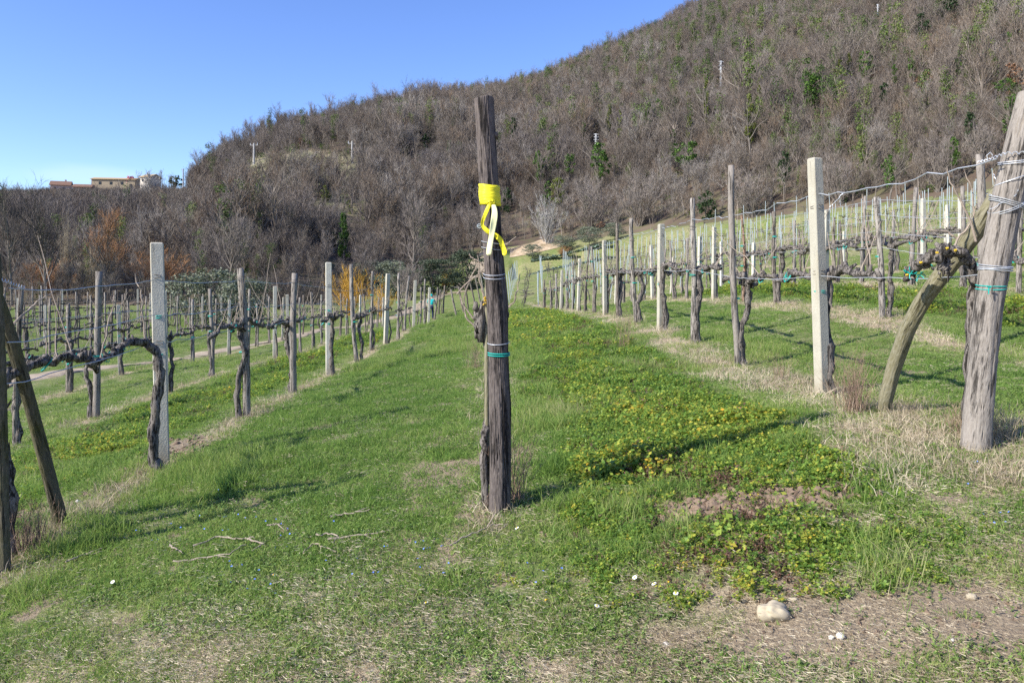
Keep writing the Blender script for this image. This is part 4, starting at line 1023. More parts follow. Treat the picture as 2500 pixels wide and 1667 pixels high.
POSTLOG = {}
def rowdirof(k): return (ROWS[k][1], 1, 0)
def do_row(k, items, tie_p=.6, vine_from=None, vdetail=2):
    """items: (d, kind, height, width m, lean x, px override)"""
    POSTLOG[k] = []
    for i, it in enumerate(items):
        d, kind, hgt, w_, lx = it[:5]
        x = rowx(k, d) if len(it) < 6 or it[5] is None else WX(it[5], d)
        random.seed(hash((k, i)) % 99991 if False else 31 * i + ord(k[0]) + 7 * int(k[1:]) if len(k) > 1 else i)
        nm = KN[kind]; ties = []
        if random.random() < tie_p: ties.append(random.uniform(.78, 1.05))
        if random.random() < .3: ties.append(random.uniform(1.2, 1.6))
        n_ = ORD[min(i, len(ORD) - 1)]
        post('%s, %s along the %s' % (nm[1], n_, ROWN[k]), kind, x, d, hgt, w_, (lx, random.gauss(0, .03)), ties, 17 * i + ord(k[0]) * 3 + int(k[1:]))
        z = h1(x, d); POSTLOG[k].append((x, d, z, hgt, lx))
        vx = x + (w_ * .5 + .035) * (1 if k[0] == 'R' else random.choice((-1, 1)))
        det = vdetail if d < 22 else 1
        if k == 'L1' and i == 0: continue
        vine('gnarled leafless vine at the %s post of the %s' % (n_, ROWN[k]), vx, d + random.uniform(-.04, .06), rowdirof(k), 1000 + 13 * i + ord(k[0]) * 31 + int(k[1:]), det,
             random.uniform(1.05, 1.16), (random.gauss(0, .03), random.gauss(0, .06)), (random.uniform(1.0, 1.3), random.uniform(1.0, 1.3)), random.choice((5, 6, 7)) if d < 30 else 4, r0=random.uniform(.036, .047) * (.75 if d > 20 else 1) * (.85 if k[0] == 'L' else 1))
def W_(px, d): return px * d / F
dk = lambda k, px: rowd(k, px)
def HPX(pyb, pyt, d): return (pyb - pyt) * d / F
# near left row (the end post and its brace are built apart)
L1 = []
for pxb, pxt, pyb, pyt, wp, kd in ((398, 378, 1155, 595, 25, 'concrete'), (604, 585, 1024, 655, 17, 'wood'), (718, 718, 960, 667, 15, 'silver'), (803, 801, 918, 642, 11.5, 'concrete'),
        (872, 858, 890, 645, 9.5, 'wood'), (905, 909, 857, 662, 6.5, 'wood'), (941, 948, 842, 669, 7.5, 'concrete'), (969, 973, 834, 667, 6, 'wood'), (988, 998, 823, 674, 5.5, 'wood'), (1009, 1014, 818, 685, 5.5, 'concrete'),
        (1024, 1028, 812, 701, 4.5, 'wood'), (1036, 1037, 808, 681, 4.5, 'wood'), (1046, 1049, 804, 702, 4.5, 'concrete'), (1059, 1069, 800, 701, 4, 'wood'), (1070, 1075, 797, 707, 4, 'wood'), (1082, 1086, 780, 697, 4, 'wood')):
    d = min(dk('L1', pxb), 58); L1.append((d, kd, HPX(HZ + (EYE - h1(WX(pxb, d), d)) * F / d, pyt, d), W_(wp, d), WX(pxt, d) - WX(pxb, d), pxb))
do_row('L1', L1)
R1 = []
for pxb, pxt, pyb, pyt, wp, kd in ((2010, 1993, 965, 388, 22, 'concrete'), (1803, 1783, 893, 405, 15, 'silver'), (1692, 1690, 833, 484, 12.5, 'wood'), (1612, 1614, 812, 549, 11, 'concrete'),
        (1555, 1540, 790, 533, 10, 'wood'), (1508, 1507, 776, 545, 8, 'wood'), (1477, 1475, 771, 588, 7, 'concrete'), (1448, 1445, 763, 602, 5, 'wood'), (1427, 1440, 762, 600, 4.5, 'wood'), (1411, 1416, 758, 632, 5, 'concrete'),
        (1396, 1398, 760, 640, 4, 'wood'), (1384, 1385, 761, 661, 4.5, 'wood'), (1369, 1372, 762, 660, 4.5, 'concrete'), (1357, 1357, 762, 668, 4.5, 'wood'), (1344, 1343, 763, 684, 4, 'wood'), (1328, 1329, 763, 683, 4.5, 'wood')):
    d = dk('R1', pxb); R1.append((d, kd, HPX(HZ + (EYE - h1(WX(pxb, d), d)) * F / d, pyt, d), W_(wp, d), WX(pxt, d) - WX(pxb, d), pxb))
do_row('R1', R1, .9)
def mkrow(seed, ds_, over={}):
    rs_ = random.Random(seed); out_ = []
    for i, d in enumerate(ds_):
        if i in over: kd, hg, w_, lx = over[i]
        else:
            kd = 'concrete' if i % 4 == 2 else ('silver' if rs_.random() < .25 else 'wood'); hg = rs_.uniform(1.7, 2.05); w_ = .075 if kd == 'concrete' else rs_.uniform(.055, .085); lx = rs_.gauss(0, .06)
        out_.append((d, kd, hg, w_, lx))
    return out_
do_row('L2', mkrow(2, [9.9, 12.0, 14.7, 17.3, 19.9, 22.6, 24.3, 26, 27.8, 29.5, 31.3, 33.2, 35, 37, 39, 41, 43.5, 46, 48.5, 51], {1: ('silver', 2.25, .10, .03), 2: ('concrete', 1.9, .08, -.06), 3: ('silver', 1.93, .08, -.07), 5: ('concrete', 2.1, .085, 0)}))
do_row('L3', mkrow(3, [14.6, 16.9, 19.4, 21.9, 24.4, 26, 27.8, 29.7, 31.5, 33.4, 35.5, 37.5, 39.7, 42, 44.5, 47], {1: ('wood', 1.9, .085, 0), 4: ('wood', 2.0, .09, -.04)}), .5, vdetail=1)
do_row('R2', mkrow(4, [9.72, 12.05, 14.1, 16.4, 18.5, 20.8, 22.2, 23.6, 25.1, 26.6, 28.2, 30, 32, 34, 36, 38, 40], {0: ('silver', 2.4, .10, .03), 1: ('wood', 1.87, .085, -.10), 3: ('wood', 1.96, .075, -.02), 4: ('rust', 2.05, .06, -.02), 5: ('concrete', 1.9, .075, .01)}), .9)
do_row('R3', mkrow(5, [13.4, 15.0, 16.8, 18.9, 20.2, 21.6, 26.3, 23, 24.6, 28, 29.7, 31.5, 33.5, 35.5, 37.5, 39.5], {1: ('silver', 2.0, .08, .05), 2: ('silver', 2.12, .085, .16), 3: ('wood', 2.1, .075, .10), 6: ('concrete', 1.5, .08, .03)}), .9, vdetail=1)
do_row('R4', mkrow(6, [18.6, 20.0, 21.7, 23.2, 24.8, 26.5, 28.2, 30, 32, 34, 36, 38], {1: ('concrete', 1.85, .08, .0), 2: ('concrete', 2.0, .085, .0)}), .7, vdetail=1)
do_row('R5', mkrow(8, [22.5, 24, 25.6, 27.3, 29, 31, 33, 35, 37]), .3, vdetail=1)
do_row('R6', mkrow(9, [27.3, 29, 31, 33, 35, 37.5]), .3, vdetail=1)
# row of the taped post, hidden behind it but for a step aside
for i, d in enumerate((10.2, 15.8, 21.5)):
    post('weathered grey wooden post hidden behind the taped post, %s along' % ORD[i], 'wood', rowx('C', d), d, 1.75, .07, (0, 0), (.9,), 60 + i)

# trellis wires
for k, hs_, first in (('L1', (1.13, 1.38, 1.70), (-2.98, 4.72)), ('R1', (1.10, 1.85), None), ('R2', (1.1, 1.35, 1.6, 1.83), None), ('L2', (1.12, 1.6), None), ('R3', (1.1, 1.5, 1.8), None), ('L3', (1.12, 1.6), None), ('R4', (1.2, 1.7), None)):
    for j, hh in enumerate(hs_):
        P = [] if first is None else [(first[0] - .06, first[1], h1(*first) + hh)]
        if k == 'R1': P = [(WX(2400, 4.9) + .02, 4.83, h1(WX(2388, 4.9), 4.9) + (hh if j == 0 else 1.80))]
        for (x, y, z, hg, lx) in POSTLOG[k]:
            if hh < hg - .03: P.append((x + lx * hh / hg, y - .04, z + hh))
        if len(P) > 1:
            nmw = {1.13: 'lowest', 1.10: 'lowest', 1.1: 'lowest', 1.12: 'lowest', 1.2: 'lowest', 1.38: 'middle', 1.35: 'second lowest', 1.6: 'upper', 1.5: 'middle'}.get(hh, 'topmost')
            wire('%s trellis wire strung along the %s' % (nmw, ROWN[k]), P, .0045 if (k == 'R1' and j == 1) else .0034, None, .010 if (k == 'R1' and j == 1) else .005)

# left row ends of the far slope, leaning outwards
for i, (pxt, pyt, pxb, pyb) in enumerate(((1101, 690, 1116, 762), (1120, 684, 1134, 742), (1134, 680, 1144, 736), (1145, 672, 1160, 732), (1159, 667, 1173, 728), (1171, 662, 1184, 722))):
    d = 50 + 3.5 * i; x = WX(pxb, d)
    post('%s of six short leaning end posts left of the taped post' % ORD[i], 'wood', x, d, max(1.5, 66 * d / F), .12, (WX(pxt, d) - x, .0), (), 300 + i)
# vineyard beyond the track: posts and vines copied from a few kinds
G1, G2 = 'posts of the vineyard beyond the farm track', 'vines of the vineyard beyond the farm track'
far_l = []
rr_ = random.Random(12)
for j, X0 in enumerate((-14.6, -17.4, -20.2, -23.2, -26.4, -29.8)):
    d = max(21.5 + 0 * j, -X0 / .69)
    while d < 55 - j * 1.0:
        x = X0 - .045 * d + .0; far_l.append((x, d)); d += rr_.uniform(1.35, 2.0)
far_l.sort(key=lambda t: t[1])
pk = [post('weathered grey post standing in the vineyard beyond the track', kd, 0, 0, hg, .08, (lx, 0), (), 400 + i, G1, True, 0) for i, (kd, hg, lx) in enumerate((('wood', 1.95, .05), ('wood', 1.75, -.06), ('silver', 1.85, .02), ('concrete', 1.9, 0), ('wood', 2.05, .0)))]
vk = [vine('gnarled leafless vine in the vineyard beyond the track', 0, 0, (-.045, 1, 0), 440 + i, 1, 1.1, (random.gauss(0, .05), 0), (1.1, 1.1), 4, G2, z=0) for i in range(5)]
for i, (x, d) in enumerate(far_l):
    for src, dx in ((pk, 0), (vk, .08)):
        s_ = src[i % 5]; o = s_ if i < 5 else copy_tree(s_)
        o.location = (x + dx, d + dx * rr_.uniform(0, 4), h1(x, d)); o.rotation_euler.z = (rr_.choice((0, math.pi)) + rr_.gauss(0, .05)); o.scale = (1, 1, rr_.uniform(.9, 1.08))
# young vineyard on thin metal stakes
st_ = MB(); st_.tube([(0, 0, -.1), (0, 0, 2.05)], .019, 5); s0 = st_.build('metal_stake', M['galvanised']); tag(s0, 'thin grey metal stake in the young vineyard on the far slope', 'stake', 'thin metal stakes of the young vineyard')
yk = []
for i in range(5):
    random.seed(600 + i); b = MB(); T = limb((0, 0, -.1), (random.gauss(0, .1), 0, 1), .95, 4, .05, .1); b.tube(T, [.035, .032, .028, .028, .03], 5, .3)
    for s_ in (-1, 1): b.tube(limb(T[-1], (s_, 0, .15), random.uniform(.3, .55), 3, -.02, .12), [.026, .022, .02, .015], 5, .3)
    for q_ in range(4): b.tube(limb(T[-1], rdir(Vector((0, 0, 1)), random.uniform(.2, .9)), random.uniform(.15, .4), 3, .05, .1), .009, 3, cap=False)
    o = b.build('young_vine', M['vine_bark']); tag(o, 'small dark leafless vine in the young vineyard on the far slope', 'vine', 'small vines of the young vineyard'); yk.append(o)
cand = []
for j in range(13):
    y0 = 45.5 + 3.3 * j; x = -.6 + .1 * j; i = 0
    while x < 44:
        y = y0 + .16 * x * (1 if x > 0 else 0)
        e_, u_, d_, a_ = wood_edge(x, y)
        if e_ < .96 and u_ < 2480: cand.append((float(y), x, j))
        x += 2.15 if j < 5 else 2.5
cand.sort(); first = True; nst = 0
rr_ = random.Random(3)
for i, (y, x, j) in enumerate(cand[:298]):
    z = h1(x, y)
    o = s0 if i == 0 else s0.copy()
    if i: COL.objects.link(o)
    o.location = (x, y, z); o.rotation_euler = (rr_.gauss(0, .02), rr_.gauss(0, .03) - (.1 if x < .6 else 0), 0); o.scale = (1 + y / 130, 1 + y / 130, rr_.uniform(.92, 1.05))
for i, (y, x, j) in enumerate(cand[:270]):
    o = yk[i % 5] if i < 5 else yk[i % 5].copy()
    if i >= 5: COL.objects.link(o)
    xx = x + rr_.uniform(.7, 1.3); yy = y + .16 * 1.0
    o.location = (xx, yy, h1(xx, yy)); o.rotation_euler = (0, 0, rr_.uniform(-.3, .3)); o.scale = (1.1, 1.1, rr_.uniform(.8, 1.1))
print('young', len(cand), 'farleft', len(far_l))

# ------------------------------------------------------------------ the taped post
D0 = 4.65
cb = PW(1220, 1262, D0); co = empty('wooden_post', (cb.x, cb.y, h1(cb.x, cb.y))); tag(co, 'thick dark weathered post in the centre with yellow tape around it', 'post')
detail_post('shaft', [(1219, 1290), (1220, 1250), (1222, 1097), (1221, 990), (1218, 865), (1215, 750), (1204, 620), (1194, 453), (1187, 340), (1181, 243)], D0, [60, 53, 51, 53, 48, 52, 46, 46, 47, 47], 'dark_timber', co, 420, 150, .008, seed=3, topcut=.010)
for (px, py, s_) in ((1243, 768, .030), (1246, 1004, .026), (1200, 700, .02), (1186, 330, .018)):
    b = MB(); p = PW(px, py, D0) - co.location; random.seed(int(px)); c_ = PW(1216, py, D0) - co.location
    b.tube([c_, p - (p - c_) * .35, p], [s_ * 1.5, s_ * 1.2, s_ * .45], 9, .25); b.build('knot', M['dark_timber'], co, True)
def cring(py, px, wpx, wr, matn, name, tilt=(0, 0), n=1, par=co, dd=D0, gap=.012):
    b = MB(); c_ = PW(px, py, dd) - par.location
    for k in range(n): ring(b, c_ + Vector((0, 0, -k * gap)), wpx * dd / F / 2, wr, 26, (tilt[0] + random.uniform(-.03, .03), tilt[1]))
    return b.build(name, M[matn], par)
cring(861, 1218, 53, .0036, 'teal_tie', 'tie', (.0, .05), 2, gap=.013); cring(866, 1218, 53, .003, 'teal_tie', 'tie', (.0, .05), 1)
cring(836, 1217, 53, .0022, 'wire', 'tie_wire', (.04, .15), 1); cring(668, 1207, 53, .0022, 'wire', 'tie_wire', (.0, .2), 2, gap=.022); cring(592, 1201, 51, .0022, 'wire', 'tie_wire', (-.12, .12), 2, gap=.035)
# yellow tape
tp = empty('marker_tape', tuple(PW(1194, 500, D0))); tag(tp, 'yellow plastic tape knotted round the dark centre post with hanging ends', 'tape')
V = []; nn = 72; hb = (505 - 453) * D0 / F
zs_ = 9
for j in range(zs_):
    t = j / (zs_ - 1)
    for i in range(nn):
        a = 2 * math.pi * i / nn; py = 503 - 50 * t; r_ = (26.0 + .4 * math.sin(3 * a + j) + .5 * math.sin(j * 2.1 + a) + (1.0 if j in (3, 4) else 0)) * D0 / F
        pxc = 1197 - 3 * t + 0
        p = PW(pxc, py, D0) - tp.location; V.append((p.x + math.cos(a) * r_, p.y + math.sin(a) * r_, p.z + .003 * math.sin(a * 2 + 1) - (.004 * math.cos(a))))
b = MB(); b.add([Vector(v) for v in V], [(j * nn + i, j * nn + (i + 1) % nn, (j + 1) * nn + (i + 1) % nn, (j + 1) * nn + i) for j in range(zs_ - 1) for i in range(nn)]); bo = b.build('band', M['yellow_tape'], tp, True)
md = bo.modifiers.new('t', 'SOLIDIFY'); md.thickness = .0015
def strip(name, pts, matn, twist=0.0):
    """pts: (px, py, width px, depth offset towards the camera)"""
    b = MB(); v = []
    for i, (px, py, w_, o_) in enumerate(pts):
        p = PW(px, py, D0) - tp.location; p.y = -(.058 + o_)
        n0 = pts[max(0, i - 1)]; n1 = pts[min(len(pts) - 1, i + 1)]
        dx, dz = n1[0] - n0[0], -(n1[1] - n0[1]); l_ = math.hypot(dx, dz) or 1; nx_, nz_ = dz / l_, -dx / l_
        hw = w_ * D0 / F / 2; tw_ = math.sin(i * 1.3 + twist) * .5
        v += [p - Vector((nx_ * hw, tw_ * hw * .8, nz_ * hw)), p + Vector((0, -.006 * math.cos(i), 0)), p + Vector((nx_ * hw, tw_ * hw * .8, nz_ * hw))]
    q_ = [(3 * i + k, 3 * i + k + 1, 3 * i + k + 4, 3 * i + k + 3) for i in range(len(pts) - 1) for k in (0, 1)]
    b.add(v, q_); o = b.build(name, M[matn], tp, True); md = o.modifiers.new('s', 'SUBSURF'); md.levels = 2; md.render_levels = 2; md = o.modifiers.new('t', 'SOLIDIFY'); md.thickness = .001; return o
b = MB(); random.seed(2)
for i in range(5): p = PW(1199 + random.uniform(-4, 6), 497 + random.uniform(-3, 4), D0) - tp.location; b.tube([p + Vector((-.012, -.058 - .01, 0)), p + Vector((.012, -.062 - .01, .004))], [.009, .012], 8, .3)
b.build('knot', M['yellow_tape'], tp, True)
strip('tail', [(1198, 498, 8, .01), (1192, 512, 10, .018), (1185, 528, 9, .02), (1177, 548, 7, .012), (1180, 556, 9, .016), (1190, 566, 11, .02), (1202, 574, 12, .012)], 'yellow_tape', .4)
strip('tail', [(1206, 572, 9, .0), (1216, 580, 12, .002), (1224, 589, 13, .004), (1226, 598, 10, .006), (1229, 608, 13, .004), (1233, 618, 13, .004), (1231, 625, 9, .004)], 'yellow_tape', 1.5)
strip('tail', [(1203, 497, 7, .012), (1208, 512, 12, .022), (1209, 528, 15, .024), (1206, 546, 15, .026), (1203, 565, 13, .028), (1200, 585, 12, .026), (1196, 606, 13, .024), (1194, 625, 14, .022)], 'pale_tape', .2)
b = MB(); p = PW(1171, 553, D0) - co.location; p.y = -.03
for a in range(1): ring(b, p, .008, .0025, 12)
P = [p + Vector((.012 * math.cos(t), -.004, .012 * math.sin(t))) for t in np.linspace(0, 6.28, 13)]; b.tube(P, .0028, 5, cap=False); b.tube([p, p + Vector((.04, .02, 0))], .004, 6); b.build('eye_bolt', M['galvanised'], co)
# stake and vine tied behind the taped post
sk = detail_post('vine_stake', [(1190, 1180), (1189, 1030), (1189, 830), (1190, 660)], 4.78, [15, 14, 13, 12], 'olive_timber', None, 60, 20, .002, seed=8); tag(sk, 'slim olive-brown stake pressed against the back of the taped post', 'stake')
vb = PW(1185, 1240, 4.74); vc = empty('grape_vine', (vb.x, vb.y, h1(vb.x, vb.y))); tag(vc, 'old dark vine climbing behind the taped post to a lichened knob', 'vine')
random.seed(11); b = MB(); Pv = [PW(1187, 1275, 4.72), PW(1188, 1235, 4.72), PW(1182, 1150, 4.72), PW(1181, 1080, 4.74), PW(1187, 1035, 4.78), PW(1196, 960, 4.82), PW(1196, 880, 4.84), PW(1186, 835, 4.82)]
Pv = gnarl([p - vc.location for p in Pv], 30, .004); b.tube(Pv, [.027 - .0003 * i for i in range(len(Pv))], 12, .22); b.build('trunk', M['vine_bark'], vc, True)
b = MB()
for i in range(16):
    p = PW(1174 + random.gauss(0, 7), 790 + random.gauss(0, 22), 4.80 + random.gauss(0, .015)) - vc.location; b.tube([p, p + rdir(Vector((0, 0, 1)), random.uniform(0, 1.2)) * .05], [.026, .014], 8, .5)
b.tube([PW(1176, 835, 4.8) - vc.location, PW(1175, 790, 4.8) - vc.location, PW(1182, 735, 4.8) - vc.location], [.03, .045, .02], 10, .4); b.build('head', M['vine_bark'], vc, True)
b = MB()
for i in range(7): p = PW(1183 + random.gauss(0, 3), 738 + random.gauss(0, 9), 4.765) - vc.location; b.tube([p, p + Vector((.006, -.01, .008))], [.006, .004], 6, .5)
b.build('lichen', M['lichen'], vc)
for pp in ([(1178, 800), (1155, 775), (1130, 742), (1120, 715), (1116, 719), (1140, 690), (1170, 668), (1185, 652)], [(1160, 797), (1140, 780), (1133, 760), (1132, 728), (1142, 695), (1152, 670), (1168, 640)], [(1182, 735), (1176, 705), (1170, 675), (1170, 640), (1165, 622)], [(1184, 650), (1165, 636), (1150, 628), (1143, 617)], [(1242, 750), (1256, 735), (1264, 705), (1270, 668)], [(1215, 605), (1240, 595), (1262, 577)], [(1236, 612), (1246, 607)]):
    b = MB(); Q = gnarl([PW(a, c_, 4.80) - vc.location for a, c_ in pp], 14, .0022); b.tube(Q, [.0062 - .00025 * i for i in range(len(Q))], 5, .1, cap=False); b.build('cane', M['cane_bark'], vc)

# ------------------------------------------------------------------ right end post, brace, arching vine
DE = 4.9
eb = PW(2385, 1082, DE); eo = empty('wooden_post', (eb.x, eb.y, h1(eb.x, eb.y))); tag(eo, 'thick leaning grey end post at the right side with wires wound round it', 'post')
detail_post('shaft', [(2381, 1112), (2384, 1070), (2397, 900), (2412, 760), (2429, 650), (2452, 520), (2486, 378), (2524, 228)], DE, [70, 66, 62, 64, 68, 68, 68, 66], 'grey_timber', eo, 320, 120, .010, seed=12, topcut=.01)
for py, px, w_, n_, tl in ((393, 2482, 78, 2, (.1, .1)), (440, 2470, 74, 1, (.35, -.1)), (490, 2458, 76, 3, (-.3, .2)), (505, 2456, 76, 2, (.45, .1)), (648, 2430, 74, 3, (-.06, .12)), (655, 2430, 75, 1, (.1, 0))):
    cring(py, px, w_, .0030, 'wire', 'tie_wire', tl, n_, eo, DE)
cring(697, 2420, 66, .0035, 'teal_tie', 'tie', (.02, .08), 2, eo, DE, .02); b = MB(); p = PW(2414, 700, DE - .11) - eo.location; b.tube([p, p + Vector((0, 0, -.045))], .0035, 5); b.tube([p + Vector((-.012, 0, .003)), p + Vector((.014, 0, -.004))], .006, 6); b.build('tie', M['teal_tie'], eo)
bb = PW(2160, 985, 6.0); bo_ = detail_post('brace_pole', [(2158, 1000), (2162, 975), (2182, 900), (2213, 809), (2246, 745), (2285, 690), (2330, 632), (2378, 570), (2420, 505), (2448, 455), (2474, 405)], 5.4, [30, 33, 35, 36, 38, 40, 42, 42, 40, 38, 36], 'olive_timber', None, 200, 60, .004, dd=[6.05, 6.0, 5.88, 5.7, 5.58, 5.45, 5.35, 5.24, 5.14, 5.08, 5.02], seed=21)
tag(bo_, 'bent olive-brown brace pole propping the big end post on the right', 'brace')
va = PW(2376, 1075, 5.12); vo = empty('grape_vine', (va.x, va.y, h1(va.x, va.y))); tag(vo, 'thick shaggy vine arching over the brace beside the big end post', 'vine')
def vp(a, b_, d): return PW(a, b_, d) - vo.location
random.seed(5); b = MB(); Q = gnarl([vp(2368, 1095, 5.15), vp(2366, 1000, 5.15), vp(2372, 850, 5.15), vp(2378, 700, 5.16), vp(2368, 640, 5.12), vp(2340, 612, 5.06), vp(2300, 612, 5.08)], 46, .005)
b.tube(Q, [.042 - .0002 * i for i in range(len(Q))], 14, .24); b.build('trunk', M['vine_bark'], vo, True)
b = MB(); Q = gnarl([vp(2305, 612, 5.08), vp(2275, 626, 5.12), vp(2255, 642, 5.2), vp(2232, 652, 5.3), vp(2222, 665, 5.35), vp(2216, 682, 5.38)], 30, .006); b.tube(Q, [.045 - .0007 * i for i in range(len(Q))], 12, .42)
for i in range(22):
    p, dd = on(Q, random.random()); b.tube([p, p + rdir(Vector((0, 0, 1)), random.uniform(0, 2.6)) * random.uniform(.03, .07)], [.02, .010], 7, .4)
b.build('cordon', M['vine_bark'], vo, True)
b = MB()
for i in range(26): b.tube([vp(2306 + random.gauss(0, 10), 640 + random.gauss(0, 10), 5.1), vp(2306 + random.gauss(0, 12), 650 + random.gauss(0, 14), 5.1)], [.012, .006], 6, .6)
b.build('head', M['vine_bark'], vo, True)
b = MB()
for px, py in ((2310, 607), (2246, 642), (2285, 618), (2212, 672), (2330, 612)): p = vp(px, py, 5.03); b.tube([p, p + Vector((.012, -.01, .005))], [.010, .007], 6, .5)
b.build('lichen', M['lichen'], vo)
for pp, dep in (([(2320, 622), (2345, 575), (2375, 540), (2385, 500)], 5.2), ([(2385, 590), (2370, 545), (2345, 490), (2325, 455), (2314, 430), (2313, 410)], 5.15), ([(2372, 590), (2378, 520), (2372, 460), (2352, 412)], 5.3), ([(2340, 585), (2310, 565), (2240, 560)], 5.3)):
    b = MB(); Q = gnarl([vp(a, c_, dep) for a, c_ in pp], 12, .003); b.tube(Q, [.0085 - .0005 * i for i in range(len(Q))], 6, .1, cap=False); b.build('cane', M['cane_bark'], vo)
for px, py in ((2222, 668), (2244, 672), (2262, 640)):
    b = MB(); p = vp(px, py, 5.28)
    for i in range(7): b.tube(limb(p, rdir(Vector((0, 0, 1)), random.uniform(0, 3)), .05, 3, 0, .5), .0035, 4)
    b.build('tie', M['teal_tie'], vo)
# loose wire ends twisted near the end post
tw = MB(); random.seed(9)
Pt = [PW(2388, 397, 4.86), PW(2410, 392, 4.86), PW(2430, 384, 4.86), PW(2455, 375, 4.84), PW(2500, 373, 4.80)]
Q = []; 
for i in range(61):
    p, dd = on(Pt, i / 60.0001); Q.append(p + Vector((0, math.cos(i * 1.1) * .006, math.sin(i * 1.1) * .009)))
o0 = Q[0].copy(); tw.tube([q_ - o0 for q_ in Q], .003, 4); tw.tube([PW(2412, 391, 4.86) - o0, PW(2409, 380, 4.86) - o0, PW(2418, 372, 4.86) - o0, PW(2424, 380, 4.85) - o0], .003, 4)
to_ = tw.build('wire_twist', M['wire'], None, False, o0); tag(to_, 'twisted bright wire end beside the big leaning end post', 'wire')
for lab, pp in (('slack wire loop hanging from the brace onto the big end post', [(2425, 425, 5.0), (2432, 440, 4.95), (2455, 452, 4.85), (2485, 462, 4.82), (2480, 478, 4.82), (2440, 498, 4.84), (2420, 510, 4.86)]),
                ('lower slack wire between the brace and the big end post', [(2415, 475, 5.0), (2433, 478, 4.9), (2436, 492, 4.86), (2470, 490, 4.82), (2500, 500, 4.8)]),
                ('wire ends dangling below the tall white concrete post tie', [(2026, 505, 7.1), (2040, 492, 7.1), (2060, 470, 7.1), (2050, 480, 7.12), (2052, 505, 7.12)])):
    Q = gnarl([PW(*p) for p in pp], 24, .003); o0 = Q[0].copy(); b = MB(); b.tube([q_ - o0 for q_ in Q], .0028, 4, cap=False); o = b.build('wire_loop', M['wire'], None, False, o0); tag(o, lab, 'wire')

# ------------------------------------------------------------------ left end post and brace
DL = 4.72
lb = PW(10, 1388, DL); lo_ = empty('wooden_post', (lb.x, lb.y, h1(lb.x, lb.y))); tag(lo_, 'dark shaded end post cut by the left edge of the photo', 'post')
detail_post('shaft', [(12, 1405), (11, 1380), (6, 1200), (2, 1000), (-4, 850), (-12, 690), (-18, 620)], DL, [30, 27, 26, 28, 30, 32, 34], 'mossy_timber', lo_, 150, 48, .004, seed=30)
bl = detail_post('brace_pole', [(156, 1305), (150, 1280), (112, 1130), (75, 990), (50, 900), (28, 830), (6, 765), (-14, 715)], 5.2, [34, 32, 30, 29, 29, 30, 31, 32], 'mossy_timber', None, 150, 48, .004, dd=[5.5, 5.46, 5.3, 5.15, 5.06, 4.98, 4.9, 4.85], seed=33); tag(bl, 'mossy slanting brace pole at the left edge beside the dark end post', 'brace')
v_ = vine('dark knobbly vine behind the end post at the left edge', WX(18, 4.95), 4.95, rowdirof('L1'), 4242, 2, 1.18, (-.05, 0), (1.3, 0), 3, r0=.04)
b = MB(); random.seed(8); Pt = [PW(-5, 680, DL), PW(20, 688, DL), PW(40, 696, 4.8), PW(60, 702, 4.9)]; Q = []
for i in range(50):
    p, dd = on(Pt, i / 49.001); Q.append(p + Vector((0, math.cos(i * 1.2) * .006, math.sin(i * 1.2) * .010)))
o0 = Q[0].copy(); b.tube([q_ - o0 for q_ in Q], .003, 4); tag(b.build('wire_twist', M['wire'], None, False, o0), 'bright twisted wire end at the left edge above the slanting brace', 'wire')
for lab, pp in (('bare cane slanting across the left edge from the brace', [(28, 795, 5.1), (60, 765, 5.2), (95, 735, 5.3), (130, 712, 5.4)]), ('bare cane standing left of the left concrete post', [(240, 895, 6.5), (258, 820, 6.5), (272, 760, 6.6), (282, 708, 6.6)]),
                ('tall bent bare cane just left of the left concrete post', [(355, 850, 6.9), (350, 770, 6.9), (342, 710, 6.9), (328, 666, 6.9)])):
    Q = gnarl([PW(*p) for p in pp], 12, .006); o0 = Q[0].copy(); b = MB(); b.tube([q_ - o0 for q_ in Q], [.0085 - .0004 * i for i in range(len(Q))], 6, .15); tag(b.build('vine_cane', M['cane_bark'], None, False, o0), lab, 'cane')
b = MB(); random.seed(14); Q = gnarl([PW(395, 1150, 6.85), PW(372, 1120, 6.82), PW(378, 1000, 6.82), PW(392, 920, 6.82), PW(380, 860, 6.8), PW(355, 835, 6.75), PW(310, 835, 6.5), PW(270, 870, 6.2), PW(215, 895, 6.0)], 60, .007); o0 = Q[1].copy()
oo = empty('grape_vine', o0); tag(oo, 'thick arching vine in front of the left concrete post with a long arm', 'vine')
b.tube([q_ - o0 for q_ in Q[:36]], [.044 - .0002 * i for i in range(36)], 12, .25); b.build('trunk', M['vine_bark'], oo, True)
b = MB(); b.tube([q_ - o0 for q_ in Q[35:]], [.038 - .0008 * i for i in range(len(Q) - 35)], 10, .35)
for i in range(14): p, dd = on(Q[38:], random.random()); p = p - o0; b.tube([p, p + rdir(Vector((0, 0, 1)), random.uniform(0, 1.8)) * .06], [.016, .009], 6, .4)
b.build('cordon', M['vine_bark'], oo, True)
for i in range(5):
    b = MB(); p, dd = on(Q[38:], random.random()); p = p - o0
    for k in range(4): b.tube(limb(p, rdir(Vector((0, 0, 1)), random.uniform(0, 3)), .05, 3, 0, .5), .003, 4)
    b.build('tie', M['teal_tie'], oo)
